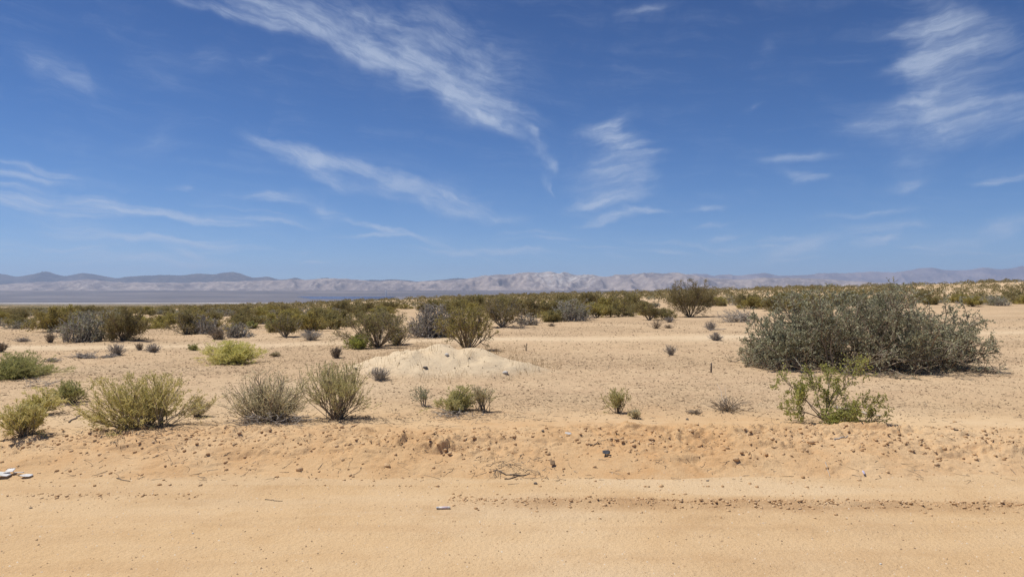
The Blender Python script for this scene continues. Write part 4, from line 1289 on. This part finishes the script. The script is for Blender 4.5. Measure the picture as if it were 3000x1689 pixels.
def loose():
    rng = np.random.default_rng(31)
    # crumbs on the bank
    n = 4600
    x = rng.uniform(-7.5, 7.5, n); y = np.clip(np.where(rng.uniform(0, 1, n) < 0.7, rng.normal(6.95, 0.22, n), rng.normal(6.7, 0.5, n)), 5.95, 8.3)
    p = np.stack([x, y, ground_z(x, y)], 1)
    scatter_stuff('soil_crumbs', 'loose crumbs of soil over the roadside bank', 'soil', 'crumb', p, 0.004 + 0.020 * rng.uniform(0, 1, n) ** 3, rng, sub=1)
    # scraped windrow on the road shoulder
    n = 3400
    x = rng.uniform(-0.5, 7, n)
    y = 5.52 - 0.045 * x + rng.normal(0, 1, n) * np.where(rng.uniform(0, 1, n) < 0.75, 0.06, 0.20) + 0.05 * fbm(x * 0.6, 0 * x, 2, 65)
    x2 = rng.uniform(-6, -2.5, 260); y2 = 5.72 + 0.02 * x2 + rng.normal(0, 0.035, 260)
    x = np.concatenate([x, x2]); y = np.concatenate([y, y2])
    p = np.stack([x, y, ground_z(x, y)], 1)
    scatter_stuff('windrow_crumbs', 'dark band of crumbled soil scraped along the road shoulder', 'soil', 'crumb', p, 0.003 + 0.015 * rng.uniform(0, 1, len(x)) ** 3.5, rng, sub=1)
    # pebbles on the road
    n = 15000
    y = 3.4 + 2.9 * rng.uniform(0, 1, n); x = rng.uniform(-1, 1, n) * (y * 0.95)
    p = np.stack([x, y, ground_z(x, y)], 1)
    scatter_stuff('road_gravel', 'fine gravel strewn over the dirt road', 'gravel', 'pebble', p, 0.0018 + 0.0095 * rng.uniform(0, 1, n) ** 5, rng, sub=0)
    # dry dark debris over the plain
    n = 64000
    y = 8.0 * np.exp(rng.uniform(0, 1, n) * math.log(34 / 8.0)); x = rng.uniform(-1, 1, n) * (y * 0.85 + 0.5)
    a = ground_attrs(x, y)
    keep = rng.uniform(0, 1, n) < (0.06 + 0.9 * a['litter'])
    x, y = x[keep], y[keep]
    p = np.stack([x, y, ground_z(x, y)], 1)
    scatter_stuff('ground_debris', 'dry dark plant debris speckling the open sand', 'debris', 'debris', p, (0.0055 + 0.013 * rng.uniform(0, 1, len(x)) ** 3) * (0.65 + y / 24), rng, squash=(1, 0.6, 0.6), elong=2.2, sub=0)


def twig_litter():
    rng = np.random.default_rng(41)
    n = 1500
    y = np.concatenate([rng.uniform(6.1, 6.6, 260), 6.6 * np.exp(rng.uniform(0, 1, n - 260) * math.log(20 / 6.6))])
    x = rng.uniform(-1, 1, n) * (y * 0.8)
    # thicker around the roadside shrubs
    for (cx, cy, r, m) in [(place(785, 1238) + (120,))[:2] + (0.7, 260), place(980, 1238)[:2] + (0.6, 200), place(1350, 1222)[:2] + (0.6, 220), place(420, 1262)[:2] + (0.7, 220), place(160, 1225)[:2] + (0.7, 120), place(2420, 1240)[:2] + (0.45, 70), place(1500, 1372)[:2] + (0.22, 110)]:
        x = np.concatenate([x, cx + rng.normal(size=m) * r]); y = np.concatenate([y, cy + rng.normal(size=m) * r * 0.45])
    n = len(x)
    st = np.stack([x, y, ground_z(x, y) + 0.004], 1)
    a = rng.uniform(0, 6.28, n)
    d = np.stack([np.cos(a), np.sin(a), rng.normal(size=n) * 0.08], 1)
    Pq = grow(rng, st, d, 0.02 + 0.13 * rng.uniform(0, 1, n) ** 2.5, 3, 0.18)
    Pq[..., 2] = np.maximum(Pq[..., 2], ground_z(Pq[..., 0].ravel(), Pq[..., 1].ravel()).reshape(Pq.shape[:2]) + 0.001)
    v, f = tubes([(Pq, 0.0026, 0.0015)])
    tag(add_obj('twig_litter', make_mesh('twig_litter', v, f, (M['twig_brown'],))), 'scattered bits of twig over bank and sand', 'litter', kind='stuff')
    n = 5200
    y = 8.0 * np.exp(rng.uniform(0, 1, n) ** 0.8 * math.log(26 / 8.0)); x = rng.uniform(-1, 1, n) * (y * 0.8)
    k = rng.uniform(0, 1, n) < 0.15 + 0.85 * ground_attrs(x, y)['litter']
    x, y = x[k], y[k]
    n = len(x)
    a = rng.uniform(0, 6.28, n)
    st = np.stack([x, y, ground_z(x, y) + 0.003], 1)
    Pq = grow(rng, st, np.stack([np.cos(a), np.sin(a), np.abs(rng.normal(size=n)) * 0.35], 1), (0.03 + 0.09 * rng.uniform(0, 1, n) ** 2) * (0.6 + y / 18), 2, 0.2)
    v, f = ribbons(Pq, 0.003, 0.002)
    tag(add_obj('straw_litter', make_mesh('straw_litter', v, f, (M['straw_grey'],))), 'bits of grey straw littering the open sand', 'litter', kind='stuff')
    # thin dry grass on and behind the mound
    n = 1500
    ang = rng.uniform(0, 6.28, n); rr = np.sqrt(rng.uniform(0, 1, n))
    x = MOUND[0] + np.cos(ang) * rr * 2.3; y = MOUND[1] + 0.9 + np.sin(ang) * rr * 2.3
    x = np.concatenate([x, place(1363, 1024)[0] + rng.normal(size=500) * 0.5]); y = np.concatenate([y, 16.8 + rng.normal(size=500) * 0.4])
    dens = fbm(x * 1.4, y * 1.4, 2, 17)
    k = dens > -0.05
    x, y = x[k], y[k]
    n = len(x)
    st = np.stack([x, y, ground_z(x, y) - 0.005], 1)
    d = np.stack([rng.normal(size=n) * 0.3, rng.normal(size=n) * 0.3, np.ones(n)], 1)
    Pq = grow(rng, st, d, 0.04 + 0.17 * rng.uniform(0, 1, n) ** 2.0, 3, 0.14)
    v, f = tubes([(Pq, 0.0024, 0.0014)])
    tag(add_obj('dry_grass', make_mesh('dry_grass', v, f, (M['straw'],))), 'thin straw-coloured grass over and behind the sand mound', 'grass', kind='stuff')


clods()
loose()
twig_litter()

# ------------------------------------------------------------------ single small things
def ground_angle(px0, py0, px1, py1):
    a = place(px0, py0); b = place(px1, py1)
    return a, b


def stick(name, label, px0, py0, px1, py1, r, mat, cat='stick', lift0=0.0, lift1=0.0, seed=0, wig=0.05):
    a, b = ground_angle(px0, py0, px1, py1)
    rng = np.random.default_rng(900 + seed)
    a = np.array(a) + (0, 0, lift0 + r); b = np.array(b) + (0, 0, lift1 + r)
    L = np.linalg.norm(b - a)
    t = np.linspace(0, 1, 7)[:, None]
    pts = a + (b - a) * t
    pts[1:-1] += rng.normal(size=(5, 3)) * L * wig * np.array([1, 1, 0.3])
    if lift1 == 0 and lift0 == 0:
        pts[:, 2] = ground_z(pts[:, 0], pts[:, 1]) + r * 0.8
    # six-sided tapered rod with ends
    V = []; Fc = []
    for i in range(7):
        d = pts[min(i + 1, 6)] - pts[max(i - 1, 0)]
        d = d / np.linalg.norm(d)
        ref = np.array([0, 0, 1.0]) if abs(d[2]) < 0.8 else np.array([1.0, 0, 0])
        u = np.cross(d, ref); u /= np.linalg.norm(u); w = np.cross(d, u)
        rr = r * (1 - 0.5 * i / 6) * rng.uniform(0.85, 1.15)
        for q in range(6):
            an = q * math.pi / 3
            V.append(pts[i] + rr * (math.cos(an) * u + math.sin(an) * w))
    for i in range(6):
        for q in range(6):
            q2 = (q + 1) % 6
            Fc.append((i * 6 + q, i * 6 + q2, i * 6 + 6 + q2, i * 6 + 6 + q))
    for e in (0, 36):
        Fc.append((e, e + 1, e + 2, e + 3)); Fc.append((e + 3, e + 4, e + 5, e))
    V = np.array(V) - a
    return tag(add_obj(name, make_mesh(name, V, np.array(Fc), (M[mat],), smooth=True), None, tuple(a)), label, cat)


def rock(name, label, px, py, wpx, mat, seed, squash=(1, 0.8, 0.65), cat='rock', jit=0.3):
    x, y, z = place(px, py)
    r = wpx * y / F / 2
    v, f = ico(2, np.random.default_rng(seed), jit, squash)
    o = add_obj(name, make_mesh(name, v * r, f, (M[mat],)), None, (x, y, z + r * squash[2] * 0.45))
    return tag(o, label, cat)


def slab(name, label, px, py, outline, th, mat, tilt=(0, 0, 0), cat='litter', lift=0.0, curl=0.0):
    """thin curved shard with a real thickness"""
    x, y, z = place(px, py)
    out = np.array(outline, float) * 0.8
    n = len(out)
    c = out.mean(0)
    rings = []
    for s in (1.0, 0.55, 0.0):
        rings.append(c + (out - c) * s)
    V = []
    for zz in (0.0, th):
        for rg in rings[:2]:
            for q in rg:
                V.append((q[0], q[1], zz + curl * ((q - c) ** 2).sum()))
        V.append((c[0], c[1], zz))
    m = 2 * n + 1
    Fc = []
    for b, fl in ((0, True), (m, False)):
        for i in range(n):
            j = (i + 1) % n
            t1 = [(b + i, b + j, b + n + j), (b + i, b + n + j, b + n + i), (b + n + i, b + n + j, b + 2 * n)]
            Fc += [t[::-1] for t in t1] if fl else t1
    for i in range(n):
        j = (i + 1) % n
        Fc += [(i, j, m + j), (i, m + j, m + i)]
    o = add_obj(name, make_mesh(name, V, np.array(Fc), (M[mat],)), None, (x, y, z + 0.004 + lift))
    o.rotation_euler = tilt
    return tag(o, label, cat)


# pale weathered log under the sapling, sticks on sand and bank
stick('driftwood_log', 'bleached curved log lying under the creosote sapling', 2445, 1196, 2580, 1222, 0.020, 'wood', 'log', seed=1, wig=0.02)
stick('stick', 'pale stick on the bank below the creosote sapling', 2444, 1290, 2484, 1277, 0.010, 'wood', seed=2, wig=0.01)
stick('stick', 'thin pale stick on the sand beside the round grey tufts', 2078, 968, 2128, 964, 0.022, 'wood', seed=3, wig=0.03)
stick('stick', 'dark grey stick left of the large yellow-green shrub', 202, 1238, 258, 1206, 0.009, 'stake', seed=4, wig=0.02)
stick('twig', 'thin curved dark twig lying on the dirt road', 776, 1464, 828, 1468, 0.0035, 'stake', 'twig', seed=5, wig=0.06)
stick('twig', 'short dark twig at the foot of the bank near the plastic shards', 342, 1402, 381, 1410, 0.005, 'stake', 'twig', seed=6, wig=0.03)
stick('stick', 'whitish straight stick leaning by a grey grass clump on the bank', 2418, 1357, 2432, 1398, 0.005, 'wood', seed=7, wig=0.005)
stick('stick', 'brown stick half sunk in the upper bank', 1728, 1310, 1762, 1300, 0.007, 'stake', seed=8, wig=0.03)
stick('twig', 'bent grey twig forming the base of the dead twig ring', 1445, 1380, 1530, 1393, 0.006, 'stake', 'twig', seed=9, wig=0.05)
stick('twig', 'grey twig crossing the right end of the dead twig ring', 1478, 1404, 1552, 1388, 0.005, 'stake', 'twig', seed=10, wig=0.04)
stick('twig', 'dark bent twig on the sand right of the sapling', 2795, 1262, 2824, 1255, 0.006, 'stake', 'twig', seed=11, wig=0.06)
stick('straw_stalk', 'tall straw stalk leaning from the dry grass tuft', 2130, 1200, 2100, 1180, 0.0035, 'wood', 'stalk', lift1=0.26, seed=12, wig=0.02)
stick('straw_stalk', 'thinner straw stalk rising beside the taller leaning stalk', 2136, 1200, 2124, 1188, 0.0025, 'wood', 'stalk', lift1=0.25, seed=13, wig=0.03)


def stake():
    x, y, z = place(2083, 1091)
    h = 30 * y / F
    v = []; a = 0.015
    for k, (s, zz, ox) in enumerate([(1.0, -0.03, 0), (0.95, h * 0.5, 0.004), (0.8, h * 0.9, 0.008)]):
        v += [(-a * s + ox, -a * s * .7, zz), (a * s + ox, -a * s * .7, zz), (a * s + ox, a * s * .7, zz), (-a * s + ox, a * s * .7, zz)]
    v += [(0.002, 0, h), (0.012, 0, h * 0.97)]
    f = []
    for k in range(2):
        for q in range(4):
            q2 = (q + 1) % 4
            b = k * 4
            f += [(b + q, b + q2, b + 4 + q2), (b + q, b + 4 + q2, b + 4 + q)]
    f += [(8, 9, 13), (8, 13, 12), (9, 10, 13), (10, 11, 12), (10, 12, 13), (11, 8, 12)]
    o = add_obj('wooden_stake', make_mesh('wooden_stake', v, np.array(f), (M['stake'],)), None, (x, y, z))
    tag(o, 'short weathered wooden stake standing alone on the sand', 'stake')


stake()

rock('white_rock', 'white rock on the right flank of the sand mound', 1481, 1094, 16, 'rock_white', 1)
rock('grey_rock', 'pale grey rock near the top of the sand mound', 1309, 1041, 13, 'rock_white', 2)
rock('dark_rock', 'dark rock on the left front of the sand mound', 1246, 1080, 16, 'rock_dark', 3, (1, 0.7, 0.5))
rock('dark_rock', 'dark rock at the left edge of the sand mound', 1043, 1083, 11, 'rock_dark', 4)
rock('dark_rock', 'round dark stone with grass stub on the road shoulder', 1569, 1417, 12, 'rock_dark', 5)
rock('dark_rock', 'small black stone at the road shoulder right of the round stone', 2073, 1409, 9, 'rock_dark', 6, (1, 0.7, 0.5))
rock('dark_rock', 'flat dark stone on the road near the plastic shards', 90, 1488, 9, 'rock_dark', 7, (1, 0.7, 0.5))
rock('dark_rock', 'dark dropping on the sand above the middle of the bank', 1590, 1263, 9, 'rock_dark', 8)
rock('dark_rock', 'dark stone on the sand left of the dry grass tuft', 2013, 1229, 10, 'rock_dark', 9)
rock('dirt_clod', 'large rounded clod below the creosote sapling', 2375, 1298, 24, 'clod', 10, cat='clod')
rock('dirt_clod', 'rounded clod on the mid bank right of the black plastic', 2156, 1347, 20, 'clod', 11, cat='clod')
rock('dirt_clod', 'loose clod on the lower bank below the half dry shrub', 877, 1378, 22, 'clod', 12, cat='clod')
rock('pebble', 'pale pebble on the road near the lower right', 2580, 1652, 8, 'rock_white', 13, cat='pebble')
rock('pebble', 'white pebble on the road left of the white lighter', 565, 1562, 6, 'rock_white', 14, cat='pebble')

slab('plastic_shard', 'white curved plastic shard at the left road edge, furthest left', 12, 1396, [(-.07, -.03), (.04, -.05), (.07, 0), (.03, .05), (-.08, .045)], 0.005, 'white_plastic', (0.25, 0.1, 0.3), lift=0.012, curl=2.0)
slab('plastic_shard', 'white plastic shard overlapping the leftmost shard', 28, 1391, [(-.05, -.03), (.05, -.02), (.055, .03), (-.03, .04)], 0.004, 'white_plastic', (0.5, -0.15, 0.1), lift=0.025, curl=2.0)
slab('plastic_shard', 'thin white plastic strip between the shards by the road', 53, 1391, [(-.05, -.010), (.06, -.004), (.06, .008), (-.05, .010)], 0.005, 'white_plastic', (0.1, 0.0, 0.1), lift=0.012)
slab('plastic_shard', 'white oval plastic piece at the right end of the shards', 78, 1397, [(-.06, -.02), (-.02, -.04), (.04, -.035), (.065, 0), (.05, .03), (-.02, .03)], 0.005, 'white_plastic', (0.15, 0.08, 0.15), lift=0.008, curl=1.5)
slab('cardboard_scrap', 'brown square cardboard scrap tilted on the bank', 1618, 1364, [(-.03, -.03), (.025, -.035), (.035, .025), (-.02, .035)], 0.004, 'card', (0.75, 0.0, 0.35), lift=0.025)
slab('plastic_scrap', 'lilac plastic scrap on the right bank', 2530, 1391, [(-.012, -.02), (.010, -.022), (.014, .02), (-.008, .024)], 0.003, 'lilac_plastic', (0.8, 0, 0.2), lift=0.018)
slab('plastic_scrap', 'white crumpled scrap on top of the middle bank', 1664, 1276, [(-.045, -.01), (0, -.028), (.045, -.012), (.035, .02), (-.03, .022)], 0.004, 'white_plastic', (0.3, 0.1, 0.2), lift=0.012, curl=5.0)
slab('plastic_scrap', 'dark crumpled plastic scrap on the middle bank', 1775, 1335, [(-.05, -.02), (-.01, -.035), (.04, -.02), (.05, .02), (0, .035), (-.04, .02)], 0.006, 'black_plastic', (0.55, 0.1, 0.2), lift=0.02, curl=6.0)


def lighter():
    x, y, z = place(1298, 1491)
    root = bpy.data.objects.new('lighter', None)
    COL.objects.link(root)
    root.location = (x, y, z + 0.010)
    root.rotation_euler = (0, 0, 0.05)
    tag(root, 'white plastic lighter lying on the dirt road', 'lighter')

    def cyl(name, x0, x1, ry, rz, mat, n=14, parent=root, dz=0.0):
        V = []; Fc = []
        ring = [(x0, 0.86), (x0 + 0.0015, 1.0), (x1 - 0.0015, 1.0), (x1, 0.86)]
        for (xx, k) in ring:
            for i in range(n):
                a = 2 * math.pi * i / n
                V.append((xx, ry * k * math.cos(a), dz + rz * k * math.sin(a)))
        for r in range(3):
            for i in range(n):
                j = (i + 1) % n
                Fc.append((r * n + i, r * n + j, r * n + n + j, r * n + n + i))
        for e in (0, 3):
            for i in range(0, n - 2, 2):
                Fc.append((e * n, e * n + i + 1, e * n + i + 2, e * n + (i + 3) % n))
        return add_obj(name, make_mesh(name, V, np.array(Fc), (M[mat],), smooth=False), parent)
    cyl('body', -0.034, 0.050, 0.012, 0.009, 'white_plastic')
    cyl('printed_band', -0.010, 0.036, 0.0124, 0.0094, 'red_print')
    cyl('metal_hood', -0.050, -0.034, 0.010, 0.0078, 'metal')
    cyl('end_cap', 0.050, 0.054, 0.0105, 0.008, 'white_plastic')


lighter()


# ------------------------------------------------------------------ far valley details
def valley_details():
    def at(px, py, d):
        r = ray(px, py)
        return r[0] * d, d, CAM_Z + r[2] * d
    # long blue rows on the valley floor
    mb, g = new_mat('blue_panels')
    finish_mat(g, (0.09, 0.13, 0.25), 0.9, spec=0.05)
    V = []; Fc = []; off = 0
    for k in range(5):
        d = 9900 + k * 110
        x0 = (870 + 9 * (4 - k) - 1500) / F * d
        x1 = (1145 + 3 * k - 1500) / F * d
        zb = float(terrain(np.array([(x0 + x1) / 2]), np.array([float(d)]))[0])
        b = [(x0, d, zb), (x1, d, zb), (x1, d + 60, zb), (x0, d + 60, zb), (x0, d, zb + 4), (x1, d, zb + 4), (x1, d + 60, zb + 8), (x0, d + 60, zb + 8)]
        V += b
        Fc += [tuple(off + i for i in q) for q in ((0, 3, 2, 1), (4, 5, 6, 7), (0, 1, 5, 4), (1, 2, 6, 5), (2, 3, 7, 6), (3, 0, 4, 7))]
        off += 8
    tag(add_obj('solar_field', make_mesh('solar_field', V, np.array(Fc), (mb,))), 'long blue strip of panels on the valley floor under the hills', 'solar field')
    # a small white tower beside it
    x, y, z = at(1131, 878, 10200)
    z = float(terrain(np.array([x]), np.array([y]))[0])
    V = []; n = 8
    hs = [(0, 9), (30, 8), (75, 6), (90, 10), (100, 9)]
    for zz, r in hs:
        for i in range(n):
            V.append((r * math.cos(2 * math.pi * i / n), r * math.sin(2 * math.pi * i / n), zz))
    Fc = [(k * n + i, k * n + (i + 1) % n, k * n + n + (i + 1) % n, k * n + n + i) for k in range(4) for i in range(n)]
    Fc += [(32, 33, 34, 35), (35, 36, 39, 32), (36, 37, 38, 39)]
    tag(add_obj('white_tower', make_mesh('white_tower', V, np.array(Fc), (M['white_plastic'],)), None, (x, y, z)), 'tiny white tower standing on the valley floor by the blue strip', 'tower')


valley_details()


# ------------------------------------------------------------------ the air
def haze():
    x0, x1, y0, y1, z0, z1 = -34000, 36000, -4000, 32000, -64, 1250
    v = [(x, y, z) for z in (z0, z1) for y in (y0, y1) for x in (x0, x1)]
    f = [(0, 2, 3, 1), (4, 5, 7, 6), (0, 1, 5, 4), (2, 6, 7, 3), (0, 4, 6, 2), (1, 3, 7, 5)]
    m = bpy.data.materials.new('air')
    m.use_nodes = True
    g = NT(m.node_tree)
    out = g.n('ShaderNodeOutputMaterial')
    pv = g.n('ShaderNodeVolumePrincipled')
    pv.inputs['Color'].default_value = (0.55, 0.71, 1.0, 1)
    pv.inputs['Density'].default_value = 3.7e-5
    pv.inputs['Anisotropy'].default_value = 0.2
    g.put(out.inputs['Volume'], pv.outputs[0])
    o = add_obj('haze', make_mesh('haze', v, np.array(f), (m,)))
    tag(o, 'thin blue haze over the valley and mountains', 'haze', kind='stuff')


haze()
